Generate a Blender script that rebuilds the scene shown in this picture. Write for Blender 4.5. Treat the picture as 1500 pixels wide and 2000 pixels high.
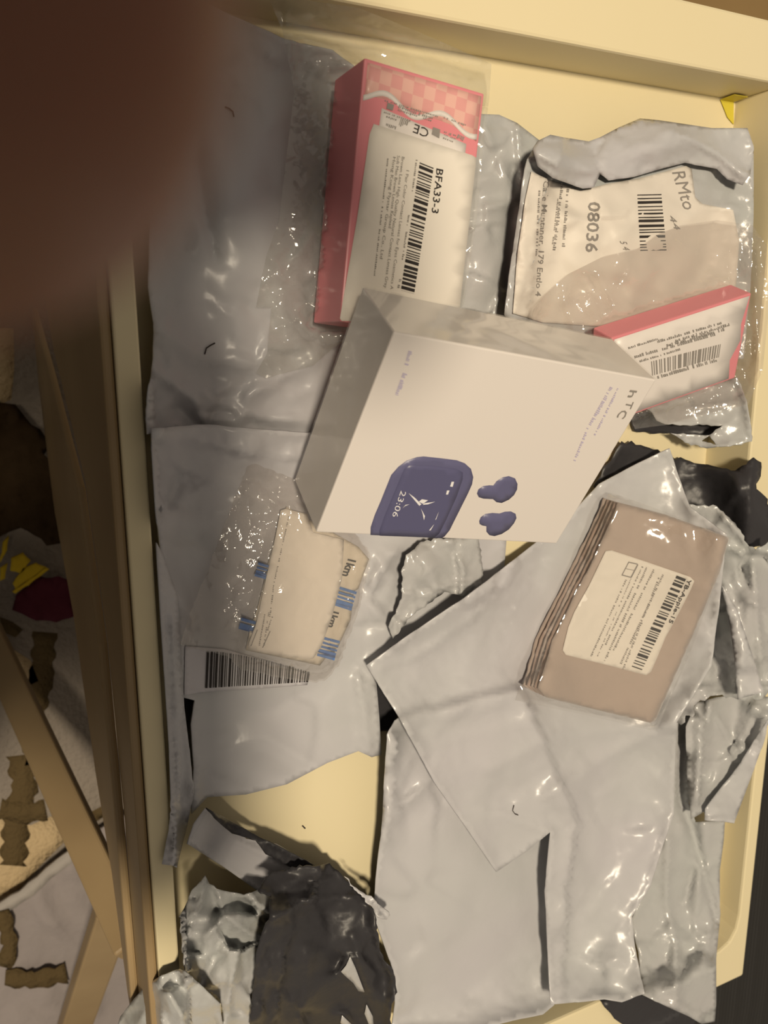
import bpy, bmesh, math, random
import numpy as np
from mathutils import Vector, Matrix
from mathutils.geometry import delaunay_2d_cdt
from mathutils.bvhtree import BVHTree

for o in list(bpy.data.objects): bpy.data.objects.remove(o)
scene = bpy.context.scene
COL = scene.collection
CM = 0.01
RNG = np.random.default_rng(7)

# ------------------------------------------------------------------ camera
F = 1573.0; CAMH = 28.0                       # focal length in pixels of a 1500x2000 frame, camera height over the tray (cm)
AX = np.array([3357., -346., F]); AX /= np.linalg.norm(AX)
BY = np.array([13., 7280., F]); BY /= np.linalg.norm(BY)
NN = np.cross(AX, BY); NN /= np.linalg.norm(NN)
BY = np.cross(NN, AX)
WX, WY, WZ = AX, -BY, -NN                     # world axes in camera space (x right, y down, z forward)
cam_d = bpy.data.cameras.new('camera'); cam = bpy.data.objects.new('camera', cam_d); COL.objects.link(cam)
R = Matrix(((WX[0], -WX[1], -WX[2]), (WY[0], -WY[1], -WY[2]), (WZ[0], -WZ[1], -WZ[2])))
CAM_M = R.to_4x4(); CAM_M.translation = Vector((0, 0, CAMH * CM))
cam.matrix_world = CAM_M
cam_d.sensor_fit = 'VERTICAL'; cam_d.sensor_height = 36.0; cam_d.lens = F / 2000 * 36.0
cam_d.clip_start = 0.0005; cam_d.clip_end = 20
cam_d.dof.use_dof = True; cam_d.dof.focus_distance = 0.30; cam_d.dof.aperture_fstop = 17.0
scene.camera = cam

# ------------------------------------------------------------------ world, lamp, exposure
world = bpy.data.worlds.new('room'); scene.world = world; world.use_nodes = True
bgn = world.node_tree.nodes['Background']
bgn.inputs[0].default_value = (0.27, 0.232, 0.19, 1); bgn.inputs[1].default_value = 0.9
lamp_d = bpy.data.lights.new('ceiling_bulb', 'POINT'); lamp = bpy.data.objects.new('ceiling_bulb', lamp_d); COL.objects.link(lamp)
lamp.location = (-0.30, 0.16, 1.45); lamp_d.energy = 86.0; lamp_d.color = (1.0, 0.85, 0.64); lamp_d.shadow_soft_size = 0.08
vs = scene.view_settings
vs.view_transform = 'Standard'; vs.look = 'None'; vs.gamma = 1.0; vs.use_curve_mapping = False; vs.exposure = 0.0

# ------------------------------------------------------------------ materials
def lin(c): return tuple(((x / 255) / 12.92 if x / 255 <= .04045 else ((x / 255 + .055) / 1.055) ** 2.4) for x in c)
def mat(name, col, rough=0.5, spec=0.5, bump=None, coat=0.0, var=None, sss=0.0, sheen=0.0, metal=0.0):
    m = bpy.data.materials.new(name); m.use_nodes = True
    nt = m.node_tree; b = nt.nodes['Principled BSDF']
    b.inputs['Base Color'].default_value = (*col, 1); b.inputs['Roughness'].default_value = rough
    b.inputs['Specular IOR Level'].default_value = spec; b.inputs['Coat Weight'].default_value = coat
    b.inputs['Metallic'].default_value = metal
    if coat: b.inputs['Coat Roughness'].default_value = 0.12
    if sss:
        b.inputs['Subsurface Weight'].default_value = sss; b.inputs['Subsurface Radius'].default_value = (1, .35, .2); b.inputs['Subsurface Scale'].default_value = 0.004
    if sheen: b.inputs['Sheen Weight'].default_value = sheen
    tc = nt.nodes.new('ShaderNodeTexCoord')
    if bump:                                   # (scale, strength, distance, detail)
        n = nt.nodes.new('ShaderNodeTexNoise'); n.inputs['Scale'].default_value = bump[0]; n.inputs['Detail'].default_value = bump[3] if len(bump) > 3 else 3
        bp = nt.nodes.new('ShaderNodeBump'); bp.inputs['Strength'].default_value = bump[1]; bp.inputs['Distance'].default_value = bump[2]
        nt.links.new(tc.outputs['Object'], n.inputs['Vector']); nt.links.new(n.outputs['Fac'], bp.inputs['Height']); nt.links.new(bp.outputs['Normal'], b.inputs['Normal'])
    if var:                                    # (scale, second colour)
        n = nt.nodes.new('ShaderNodeTexNoise'); n.inputs['Scale'].default_value = var[0]; n.inputs['Detail'].default_value = 4
        r = nt.nodes.new('ShaderNodeValToRGB'); r.color_ramp.elements[0].position = .35; r.color_ramp.elements[1].position = .65
        r.color_ramp.elements[0].color = (*col, 1); r.color_ramp.elements[1].color = (*var[1], 1)
        nt.links.new(tc.outputs['Object'], n.inputs['Vector']); nt.links.new(n.outputs['Fac'], r.inputs['Fac']); nt.links.new(r.outputs['Color'], b.inputs['Base Color'])
    return m
def clear_mat(name, haze=0.10, tint=(.97, .97, .95), scale=90, strength=.5, rough=.10):
    m = bpy.data.materials.new(name); m.use_nodes = True; nt = m.node_tree; nt.nodes.clear()
    out = nt.nodes.new('ShaderNodeOutputMaterial'); tr = nt.nodes.new('ShaderNodeBsdfTransparent'); tr.inputs[0].default_value = (*tint, 1)
    gl = nt.nodes.new('ShaderNodeBsdfGlossy'); gl.inputs['Roughness'].default_value = rough; gl.inputs['Color'].default_value = (.95, .95, .95, 1)
    df = nt.nodes.new('ShaderNodeBsdfDiffuse'); df.inputs[0].default_value = (.62, .62, .60, 1)
    fr = nt.nodes.new('ShaderNodeLayerWeight'); fr.inputs['Blend'].default_value = .5          # symmetric for a thin film seen from either side
    pw = nt.nodes.new('ShaderNodeMath'); pw.operation = 'POWER'; pw.inputs[1].default_value = 4.0
    ma = nt.nodes.new('ShaderNodeMath'); ma.operation = 'MULTIPLY_ADD'; ma.inputs[1].default_value = .7; ma.inputs[2].default_value = .075
    nt.links.new(fr.outputs['Facing'], pw.inputs[0]); nt.links.new(pw.outputs[0], ma.inputs[0])
    tc = nt.nodes.new('ShaderNodeTexCoord'); n = nt.nodes.new('ShaderNodeTexNoise'); n.inputs['Scale'].default_value = scale; n.inputs['Detail'].default_value = 3; n.inputs['Distortion'].default_value = 1.2
    bp = nt.nodes.new('ShaderNodeBump'); bp.inputs['Strength'].default_value = strength; bp.inputs['Distance'].default_value = .004
    m1 = nt.nodes.new('ShaderNodeMixShader'); m1.inputs[0].default_value = haze
    m2 = nt.nodes.new('ShaderNodeMixShader')
    L = nt.links.new
    L(tc.outputs['Object'], n.inputs['Vector']); L(n.outputs['Fac'], bp.inputs['Height'])
    L(bp.outputs['Normal'], gl.inputs['Normal'])
    L(tr.outputs[0], m1.inputs[1]); L(df.outputs[0], m1.inputs[2])
    L(ma.outputs[0], m2.inputs[0]); L(m1.outputs[0], m2.inputs[1]); L(gl.outputs[0], m2.inputs[2]); L(m2.outputs[0], out.inputs['Surface'])
    return m
def checker_mat(name, a, b, scale):
    m = mat(name, a, .35, .5); nt = m.node_tree; bs = nt.nodes['Principled BSDF']
    tc = nt.nodes.new('ShaderNodeTexCoord'); mp = nt.nodes.new('ShaderNodeMapping'); mp.inputs['Rotation'].default_value = (0, 0, .16)
    ck = nt.nodes.new('ShaderNodeTexChecker'); ck.inputs['Scale'].default_value = scale; ck.inputs['Color1'].default_value = (*a, 1); ck.inputs['Color2'].default_value = (*b, 1)
    nt.links.new(tc.outputs['Object'], mp.inputs['Vector']); nt.links.new(mp.outputs[0], ck.inputs['Vector']); nt.links.new(ck.outputs['Color'], bs.inputs['Base Color'])
    return m
M = dict(
    cream=mat('cream_lacquer', (.80, .71, .47), .42, .4, (60, .05, .002), var=(9, (.785, .695, .45))),
    mailer=mat('grey_polyethylene', (.505, .515, .525), .30, .5, (70, .18, .002, 4), var=(14, (.525, .52, .55))),
    mailer_g=mat('greenish_grey_polyethylene', (.46, .48, .475), .24, .55, (95, .25, .002, 4), var=(20, (.47, .47, .48))),
    lining=mat('black_polyethylene_lining', (.035, .034, .038), .42, .4, (80, .3, .002, 4)),
    clear=clear_mat('clear_polybag', .16, (.97, .97, .95), 70, .35, .12),
    clear2=clear_mat('clear_polybag_crinkly', .14, (.93, .90, .88), 90, .4, .12),
    film=clear_mat('shrink_film', .02, (.98, .98, .97), 30, .012, .10),
    pouch=clear_mat('clear_zip_pouch', .06, (.97, .96, .95), 20, .05, .1),
    paper=mat('white_label_paper', (.80, .755, .68), .6, .25),
    paper2=mat('address_label_paper', (.74, .69, .62), .5, .35, (60, .15, .002)),
    carton=mat('white_carton', (.76, .715, .68), .38, .45),
    carton_edge=mat('cream_carton_edge', (.78, .70, .56), .5, .3),
    pink=mat('pink_carton', (.72, .25, .28), .35, .5),
    pinkdeep=mat('deep_pink_print', (.66, .19, .23), .35, .5),
    gingham=checker_mat('pink_gingham_print', (.74, .36, .34), (.78, .46, .40), 260),
    ink=mat('black_print', (.035, .03, .028), .6, .2),
    inkgrey=mat('grey_print', (.27, .25, .23), .6, .2),
    lilac=mat('lilac_print', (.50, .46, .62), .5, .3),
    navy=mat('navy_print', (.125, .125, .235), .38, .45),
    navy2=mat('dark_navy_print', (.105, .105, .205), .38, .45),
    white=mat('white_print', (.85, .84, .86), .5, .3),
    blue=mat('blue_print', (.08, .20, .52), .35, .5),
    strip=mat('cream_sachet', (.72, .66, .55), .35, .5, (60, .1, .002)),
    taupe=mat('taupe_fabric', (.465, .385, .335), .85, .1, (300, .15, .001), sheen=.3),
    taupe2=mat('taupe_fabric_lining', (.44, .33, .275), .85, .1, (300, .15, .001), sheen=.3),
    wood=mat('pale_varnished_wood', (.37, .27, .145), .45, .4, (30, .1, .002), var=(12, (.31, .22, .115))),
    woodfloor=mat('brown_wood_floor', (.36, .235, .095), .5, .4, var=(6, (.30, .19, .08))),
    rug=mat('grey_beige_rug_pile', (.31, .27, .225), .95, .1, (260, .6, .004), var=(18, (.27, .235, .20))),
    rugbrown=mat('brown_rug_pile', (.12, .085, .04), .95, .1, (260, .6, .004)),
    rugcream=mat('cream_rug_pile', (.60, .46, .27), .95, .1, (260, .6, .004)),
    greycloth=mat('grey_cloth', (.34, .305, .30), .9, .1, (150, .3, .003)),
    maroon=mat('maroon_cloth', (.10, .022, .035), .9, .1, (200, .3, .003)),
    yellow=mat('yellow_yarn', (.62, .44, .03), .9, .1),
    bundle=mat('dark_brown_patch', (.045, .028, .014), .95, .1, (120, .4, .004)), bundle2=mat('black_strap', (.02, .018, .016), .7, .2),
    palegrey=mat('pale_lavender_paper', (.60, .59, .62), .5, .35),
    hem=mat('pale_hem_cloth', (.42, .39, .36), .9, .1, (150, .3, .003)),
    sticker=mat('yellow_tape', (.66, .56, .06), .5, .3),
    ribbed=mat('black_ribbed_fabric', (.035, .034, .033), .9, .1, sheen=.2),
    skin=mat('brown_skin', (.25, .105, .058), .5, .35, (220, .15, .0008), sss=.6),
    nail=mat('nail', (.45, .26, .2), .3, .5),
    sleeve=mat('dark_sleeve', (.04, .04, .05), .9, .1),
    phone=mat('dark_phone', (.03, .03, .035), .3, .5),
    lens=mat('lens_glass', (.01, .01, .012), .08, .6),
    lint=mat('dark_lint', (.06, .05, .045), .9, .1),
)

# ------------------------------------------------------------------ geometry helpers (all in cm)
def rays(uv):
    uv = np.asarray(uv, float).reshape(-1, 2)
    d = np.stack([(uv[:, 0] - 750) / F, (uv[:, 1] - 1000) / F, np.ones(len(uv))], 1)
    return np.stack([d @ WX, d @ WY, d @ WZ], 1)          # world direction, z < 0
def at(u, v, z):
    d = rays([(u, v)])[0]; t = (z - CAMH) / d[2]
    return np.array([d[0] * t, d[1] * t, z])
def ats(uv, z):
    d = rays(uv); t = (z - CAMH) / d[:, 2]; P = d * t[:, None]; P[:, 2] += CAMH
    return P
def proj(P):
    c = P[0] * WX + P[1] * WY + (P[2] - CAMH) * WZ
    return 750 + F * c[0] / c[2], 1000 + F * c[1] / c[2]
def link(name, me, material, parent=None, smooth=True):
    for m in (material if isinstance(material, (list, tuple)) else [material]): me.materials.append(m)
    if smooth: me.polygons.foreach_set('use_smooth', [True] * len(me.polygons))
    o = bpy.data.objects.new(name, me); COL.objects.link(o)
    if parent: o.parent = parent
    return o
def mesh(name, V, Fc, material, parent=None, smooth=True):
    me = bpy.data.meshes.new(name); me.from_pydata([tuple(np.asarray(v) * CM) for v in V], [], [tuple(int(i) for i in f) for f in Fc]); me.update()
    return link(name, me, material, parent, smooth)
def tag(o, label=None, cat=None, group=None, kind=None):
    if label: o['label'] = label
    if cat: o['category'] = cat
    if group: o['group'] = group
    if kind: o['kind'] = kind
    return o
def thing(name, label, cat, group=None):
    o = bpy.data.objects.new(name, None); COL.objects.link(o); o.empty_display_size = .02
    return tag(o, label, cat, group)
def prism(poly, z0, z1, axis='z'):             # polygon extruded
    n = len(poly); ar = sum(poly[i][0] * poly[(i + 1) % n][1] - poly[(i + 1) % n][0] * poly[i][1] for i in range(n))
    if ar < 0: poly = poly[::-1]
    f = (lambda p, z: (p[0], p[1], z)) if axis == 'z' else (lambda p, z: (z, p[0], p[1]))
    V = [f(p, z0) for p in poly] + [f(p, z1) for p in poly]
    Fc = [tuple(range(n))[::-1], tuple(range(n, 2 * n))] + [(i, (i + 1) % n, n + (i + 1) % n, n + i) for i in range(n)]
    return V, Fc
def slab(name, poly, z0, z1, m, parent=None, bevel=.08, axis='z'):
    V, Fc = prism(poly, z0, z1, axis); o = mesh(name, V, Fc, m, parent, False)
    if bevel:
        b = o.modifiers.new('bevel', 'BEVEL'); b.width = bevel * CM; b.segments = 2; b.limit_method = 'ANGLE'
    return o
def rect(x0, x1, y0, y1): return [(x0, y0), (x1, y0), (x1, y1), (x0, y1)]
def hexa(name, c8, m, parent=None, bevel=.05):  # c8: four front corners then the four behind them
    c = np.mean(c8, 0); Fc = [(0, 1, 2, 3), (7, 6, 5, 4), (0, 4, 5, 1), (1, 5, 6, 2), (2, 6, 7, 3), (3, 7, 4, 0)]
    V = [np.asarray(p) for p in c8]
    n0 = np.cross(V[1] - V[0], V[2] - V[0])
    if n0 @ (V[0] - c) < 0: Fc = [f[::-1] for f in Fc]
    o = mesh(name, V, Fc, m, parent, False)
    if bevel:
        b = o.modifiers.new('bevel', 'BEVEL'); b.width = bevel * CM; b.segments = 2
    return o

# height map of what already lies in the tray
GX0, GX1, GY0, GY1, GS = -6.0, 46.0, -50.0, 20.0, 0.15
NXg, NYg = int((GX1 - GX0) / GS) + 1, int((GY1 - GY0) / GS) + 1
gx = GX0 + np.arange(NXg) * GS; gy = GY0 + np.arange(NYg) * GS
GXX, GYY = np.meshgrid(gx, gy, indexing='ij')
H = np.full((NXg, NYg), -3.0)
CEIL = np.full((NXg, NYg), 99.0)
def blur(A, s):
    r = int(3 * s / GS) + 1; k = np.exp(-.5 * (np.arange(-r, r + 1) * GS / s) ** 2); k /= k.sum()
    for ax in (0, 1):
        Ap = np.pad(A, [(r, r) if i == ax else (0, 0) for i in (0, 1)], mode='edge'); out = 0
        for i, kk in enumerate(k): out = out + kk * (Ap[i:i + A.shape[0]] if ax == 0 else Ap[:, i:i + A.shape[1]])
        A = out
    return A
def dil(A, r):
    n = int(r / GS)
    for ax in (0, 1):
        B = A.copy()
        for s in range(-n, n + 1): B = np.maximum(B, np.roll(A, s, ax))
        A = B
    return A
def samp(A, x, y):
    i = np.clip((x - GX0) / GS, 0, NXg - 1.001); j = np.clip((y - GY0) / GS, 0, NYg - 1.001)
    i0 = i.astype(int); j0 = j.astype(int); a = i - i0; b = j - j0
    return (A[i0, j0] * (1 - a) * (1 - b) + A[i0 + 1, j0] * a * (1 - b) + A[i0, j0 + 1] * (1 - a) * b + A[i0 + 1, j0 + 1] * a * b)
BARY = [(a / 5, b / 5, 1 - a / 5 - b / 5) for a in range(6) for b in range(6 - a)]
def raster(V, T):
    V = np.asarray(V); T = np.asarray(T)
    for a, b, c in BARY:
        P = V[T[:, 0]] * a + V[T[:, 1]] * b + V[T[:, 2]] * c
        i = np.round((P[:, 0] - GX0) / GS).astype(int); j = np.round((P[:, 1] - GY0) / GS).astype(int)
        ok = (i >= 0) & (i < NXg) & (j >= 0) & (j < NYg)
        np.maximum.at(H, (i[ok], j[ok]), P[ok, 2])
def raster_hexa(c8):
    raster(c8, [(0, 1, 2), (0, 2, 3), (4, 5, 6), (4, 6, 7), (0, 4, 5), (0, 5, 1), (1, 5, 6), (1, 6, 2), (2, 6, 7), (2, 7, 3), (3, 7, 4), (3, 4, 0)])
    # fill inside
    for s in np.linspace(0, 1, 60):
        for t in np.linspace(0, 1, 60):
            P = (c8[0] * (1 - s) + c8[1] * s) * (1 - t) + (c8[3] * (1 - s) + c8[2] * s) * t
            i = int(round((P[0] - GX0) / GS)); j = int(round((P[1] - GY0) / GS)); H[i, j] = max(H[i, j], P[2])
def ceiling_hexa(c8):
    for s in np.linspace(0, 1, 90):
        for t in np.linspace(0, 1, 90):
            for q in ((4, 5, 6, 7), (3, 2, 6, 7), (0, 3, 7, 4), (0, 1, 5, 4)):
                P = (c8[q[0]] * (1 - s) + c8[q[1]] * s) * (1 - t) + (c8[q[3]] * (1 - s) + c8[q[2]] * s) * t
                i = int(round((P[0] - GX0) / GS)); j = int(round((P[1] - GY0) / GS))
                CEIL[i - 1:i + 2, j - 1:j + 2] = np.minimum(CEIL[i - 1:i + 2, j - 1:j + 2], P[2] - .12)
def inpoly(P, poly):
    x, y = P[:, 0], P[:, 1]; r = np.zeros(len(P), bool); n = len(poly)
    for i in range(n):
        x1, y1 = poly[i]; x2, y2 = poly[(i + 1) % n]
        if y1 == y2: continue
        c = ((y1 > y) != (y2 > y)) & (x < (x2 - x1) * (y - y1) / (y2 - y1) + x1); r ^= c
    return r
def segd(P, a, b):
    a = np.asarray(a, float); b = np.asarray(b, float); ab = b - a
    t = np.clip(((P - a) @ ab) / max(ab @ ab, 1e-9), 0, 1)
    return np.linalg.norm(P - a - t[:, None] * ab, axis=1)
def polyd(P, pl):
    d = np.full(len(P), 1e9)
    for a, b in zip(pl[:-1], pl[1:]): d = np.minimum(d, segd(P, a, b))
    return d
def triangulate(poly, sp, rag=0.0, seed=1):
    rng = np.random.default_rng(seed); B = []
    n = len(poly)
    for i in range(n):
        a = np.array(poly[i], float); b = np.array(poly[(i + 1) % n], float); L = np.linalg.norm(b - a); k = max(1, int(L / sp))
        nrm = np.array([-(b - a)[1], (b - a)[0]]) / max(L, 1e-6)
        for j in range(k):
            p = a + (b - a) * j / k
            if rag and j: p = p + nrm * rng.normal(0, rag)
            B.append(p)
    B = np.array(B); lo = B.min(0); hi = B.max(0)
    xs = np.arange(lo[0], hi[0], sp); ys = np.arange(lo[1], hi[1], sp * .87)
    G = np.array([(x + (sp / 2 if k % 2 else 0), y) for k, y in enumerate(ys) for x in xs])
    if len(G):
        G = G + rng.uniform(-.15, .15, G.shape) * sp
        G = G[inpoly(G, B)]
        if len(G):
            dm = np.full(len(G), 1e9)
            for i in range(len(B)): dm = np.minimum(dm, segd(G, B[i], B[(i + 1) % len(B)]))
            G = G[dm > sp * .55]
    P = np.vstack([B, G]) if len(G) else B
    nb = len(B)
    r = delaunay_2d_cdt([Vector(p) for p in P], [], [list(range(nb))], 1, 1e-5)
    Vo = np.array([tuple(v) for v in r[0]]); Fo = [f for f in r[2]]
    tri = []
    for f in Fo:
        for k in range(1, len(f) - 1): tri.append((f[0], f[k], f[k + 1]))
    return Vo, np.array(tri), B
def vnoise(P, scale, seed):
    rng = np.random.default_rng(seed); out = np.zeros(len(P))
    for k in range(7):
        a = rng.uniform(0, 6.28); fq = rng.uniform(.6, 1.5) / scale * 6.28; ph = rng.uniform(0, 6.28); a2 = rng.uniform(0, 6.28)
        q = P @ np.array([math.cos(a), math.sin(a)]); q2 = P @ np.array([math.cos(a2), math.sin(a2)])
        out += np.sin(q * fq + ph + 1.3 * np.sin(q2 * fq * .6 + ph * 2))
    return out / 4
def crumple(P, cell, seed):
    rng = np.random.default_rng(seed); lo = P.min(0) - cell; hi = P.max(0) + cell
    n = max(4, int((hi - lo).prod() / cell ** 2)); C = lo + rng.uniform(0, 1, (n, 2)) * (hi - lo); S = rng.normal(0, 1, (n, 2)); b = rng.normal(0, .35, n)
    out = np.zeros(len(P))
    for k in range(0, len(P), 4000):
        D = P[k:k + 4000, None, :] - C[None]; d2 = (D ** 2).sum(2) / cell ** 2
        d2 -= d2.min(1, keepdims=True); w = np.exp(-14 * d2); w /= w.sum(1, keepdims=True)
        out[k:k + 4000] = (w * (b + (D * S[None]).sum(2) / cell)).sum(1)
    return out
def wr(P, spec, B=None):                       # relief of a sheet in cm; coordinates in photo pixels
    w = np.zeros(len(P))
    for s in spec:
        k = s[0]
        if k == 'r': w += s[2] * np.exp(-polyd(P, s[1]) / s[3])
        elif k == 'g': w += s[2] * np.exp(-(polyd(P, s[1]) / s[3]) ** 2)
        elif k == 'b':
            (cx, cy), (a, b, rot), amp = s[1:4]; q = P - (cx, cy); c, sn = math.cos(rot), math.sin(rot)
            w += amp * np.exp(-((q[:, 0] * c + q[:, 1] * sn) / a) ** 2 - ((-q[:, 0] * sn + q[:, 1] * c) / b) ** 2)
        elif k == 'n': w += s[2] * vnoise(P, s[1], s[3])
        elif k == 'c': w += s[2] * crumple(P, s[1], s[3])
        elif k == 'cl':                        # crumple only near a spot
            (cx, cy), rad = s[4:6]; q = np.exp(-(((P - (cx, cy)) ** 2).sum(1)) / rad ** 2); w += q * s[2] * crumple(P, s[1], s[3])
        elif k == 'st':                        # streaks: narrow folds fanning along a direction
            ang, per, amp, seed = s[1:5]; q = P @ np.array([-math.sin(ang), math.cos(ang)]); l = P @ np.array([math.cos(ang), math.sin(ang)])
            w += amp * np.abs(np.sin(q / per * 3.14 + 1.2 * np.sin(l / per / 3 + seed) + seed)) * (.6 + .4 * np.sin(l / per / 2 + seed * 2))
        elif k == 'e':
            d = np.full(len(P), 1e9)
            for i in range(len(B)): d = np.minimum(d, segd(P, B[i], B[(i + 1) % len(B)]))
            w += s[1] * np.exp(-d / s[2])
        elif k == 't':                         # tilt plane: rises from a to b
            a, b, amp = np.array(s[1], float), np.array(s[2], float), s[3]; ab = b - a; w += amp * np.clip(((P - a) @ ab) / (ab @ ab), 0, 1)
    return w
def sheet(name, poly, m, spec=(), lift=.12, sp=9, rag=0, soft=.8, parent=None, under=None, seed=1, thick=.05, dilate=.3, update=True, zcap=None):
    P, T, B = triangulate(poly, sp, rag, seed)
    D = np.maximum(blur(dil(H, dilate), soft), dil(H, .15)) + lift
    D = np.minimum(D, CEIL)
    if zcap is not None: D = np.minimum(D, zcap)
    d = rays(P); best = np.full(len(P), np.nan)
    for z in np.arange(9.0, -6.0, -.05):
        t = (z - CAMH) / d[:, 2]; x = d[:, 0] * t; y = d[:, 1] * t
        hit = np.isnan(best) & (z <= samp(D, x, y)); best[hit] = z
    best[np.isnan(best)] = -3
    w = wr(P, spec, B); w = w - min(0, np.percentile(w, 2)); w = np.maximum(w, 0)
    z = best + w; t = (z - CAMH) / d[:, 2]
    zc = samp(CEIL, d[:, 0] * t, d[:, 1] * t); z = np.minimum(z, np.maximum(zc, .05)); t = (z - CAMH) / d[:, 2]
    V = d * t[:, None]; V[:, 2] += CAMH
    if update: raster(V, T)
    # orient upwards
    n = np.cross(V[T[:, 1]] - V[T[:, 0]], V[T[:, 2]] - V[T[:, 0]]).sum(0)
    if n[2] < 0: T = T[:, ::-1]
    mats = [m, under] if under else [m]
    o = mesh(name, V, T, mats, parent)
    if thick:
        so = o.modifiers.new('thickness', 'SOLIDIFY'); so.thickness = thick * CM; so.offset = -1
        if under: so.material_offset = 1
    o['_'] = 1; del o['_']
    SURF[o.name] = (V, T)
    return o
SURF = {}
class Surf:                                    # a surface to print on: plane or sheets
    def __init__(s, plane=None, sheets=None):
        s.plane = plane; s.bv = None
        if sheets:
            V = []; T = []
            for o in sheets:
                v, t = SURF[o.name]; T += [tuple(int(i) + len(V) for i in f) for f in t]; V += [Vector(p) for p in v]
            s.bv = BVHTree.FromPolygons(V, T)
    def hit(s, uv, off):
        d = rays(uv); o = np.array([0, 0, CAMH]); out = []
        last = 2.0
        for k in d:
            if s.plane is not None:
                c, n = s.plane; t = ((c - o) @ n) / (k @ n)
            else:
                h = s.bv.ray_cast(Vector(o), Vector(k / np.linalg.norm(k)))
                t = (h[0].z - CAMH) / k[2] if h[0] is not None else (last - CAMH) / k[2]
                if h[0] is not None: last = h[0].z
            P = o + k * t; P = P - k / np.linalg.norm(k) * off; out.append(P)
        return np.array(out)
def decal(name, poly, m, surf, off=.02, parent=None, sp=14, thick=.012):
    P, T, B = triangulate(poly, sp); V = surf.hit(P, off)
    n = np.cross(V[T[:, 1]] - V[T[:, 0]], V[T[:, 2]] - V[T[:, 0]]).sum(0)
    if n[2] < 0: T = T[:, ::-1]
    o = mesh(name, V, T, m, parent)
    so = o.modifiers.new('thickness', 'SOLIDIFY'); so.thickness = thick * CM; so.offset = -1
    SURF[o.name] = (V, T)
    return o
def homog(q):
    s = [(0, 0), (1, 0), (1, 1), (0, 1)]; A = []
    for (x, y), (u, v) in zip(s, q):
        A.append([x, y, 1, 0, 0, 0, -u * x, -u * y, -u]); A.append([0, 0, 0, x, y, 1, -v * x, -v * y, -v])
    return np.linalg.svd(np.array(A, float))[2][-1].reshape(3, 3)
def hmap(Hm, P):
    Q = np.c_[np.asarray(P, float), np.ones(len(P))] @ Hm.T
    return Q[:, :2] / Q[:, 2:]
class Print:                                   # collects flat lettering and bars in a unit frame (s = reading direction, t = up)
    def __init__(s, quad, aspect): s.H = homog(quad); s.V = []; s.F = []; s.a = aspect
    def bar(s, s0, s1, t0, t1, nt=1, ns=1):
        b = len(s.V)
        for i in range(ns + 1):
            for j in range(nt + 1): s.V.append((s0 + (s1 - s0) * i / ns, t0 + (t1 - t0) * j / nt))
        for i in range(ns):
            for j in range(nt):
                k = b + i * (nt + 1) + j; s.F.append((k, k + nt + 1, k + nt + 2, k + 1))
    def text(s, txt, s0, t0, hgt, width=None, bold=0.0):   # hgt: cap height in t units
        cu = bpy.data.curves.new('t', 'FONT'); cu.body = txt; cu.size = 1.0; cu.resolution_u = 2; cu.offset = bold
        o = bpy.data.objects.new('t', cu); COL.objects.link(o); bpy.context.view_layer.update()
        me = o.evaluated_get(bpy.context.evaluated_depsgraph_get()).to_mesh()
        V = np.array([v.co[:2] for v in me.vertices]); Fc = [tuple(p.vertices) for p in me.polygons]
        o.to_mesh_clear(); bpy.data.objects.remove(o); bpy.data.curves.remove(cu)
        if not len(V): return
        k = hgt / .72; W = V[:, 0].max(); sx = (width / W) if width else k / s.a
        b = len(s.V); s.V += [(s0 + x * sx, t0 + y * k) for x, y in V]; s.F += [tuple(b + i for i in f) for f in Fc]
    def greek(s, s0, s1, t0, hgt, seed=0, dens=.8):        # print too small to read
        r = random.Random(seed); x = s0
        while x < s1:
            w = (s1 - s0) * r.uniform(.008, .03)
            if r.random() < dens:
                e = min(x + w, s1); h2 = hgt * r.uniform(.55, 1)
                s.bar(x, e, t0, t0 + h2)
            x += w + (s1 - s0) * .008
    def code(s, s0, s1, t0, t1, seed=0, n=46, nt=3):
        r = random.Random(seed); ws = [r.choice((1, 1, 1, 2, 2, 3)) for _ in range(n)]; tot = sum(ws); x = s0
        for i, w in enumerate(ws):
            e = x + w / tot * (s1 - s0)
            if i % 2 == 0: s.bar(x, e, t0, t1, nt)
            x = e
    def build(s, name, m, surf, off, parent):
        if not s.V: return None
        V = surf.hit(hmap(s.H, s.V), off); 
        Fc = []
        for f in s.F:
            a, b, c = V[f[0]], V[f[1]], V[f[2]]
            Fc.append(f if np.cross(b - a, c - a)[2] > 0 else f[::-1])
        return mesh(name, V, Fc, m, parent, False)

# ================================================================== the setting
floor = slab('floor', rect(-80, 90, -90, 70), -32, -30.6, M['woodfloor'], bevel=0); tag(floor, kind='structure')
floor['label'] = 'brown wooden floor seen past the upper right corner of the tray'

# ------------------------------------------------------------------ tray table
tray = thing('tray_table', 'cream bed tray with raised rims and folding wooden legs holding all the parcels', 'tray')
X0, X1, Y0, Y1, ZR = 3.34, 33.95, -34.1, 12.45, 2.5
slab('tray_panel', rect(X0 + .1, X1 - .1, Y0 + .1, Y1 - .1), -.8, 0, M['cream'], tray, .05)
slab('back_rim', rect(X0, X1, 10.2, Y1), -.9, ZR, M['cream'], tray, .12)
slab('side_rim', rect(X0, 4.07, Y0, 10.22), -.9, ZR, M['cream'], tray, .07)
slab('side_rim', [(30.62, 10.22), (X1, 10.22), (X1, Y0), (30.62, Y0), (30.62, -31.9), (31.9, -31.8), (32.6, -31.5), (33.0, -30.9), (33.15, -30.1), (33.15, -15.8), (32.7, -15.1), (30.62, -15.0)], -.9, ZR, M['cream'], tray, .12)
slab('handle_recess', rect(30.7, 33.3, -32.0, -14.9), -.2, .9, M['cream'], tray, .05)
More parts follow.
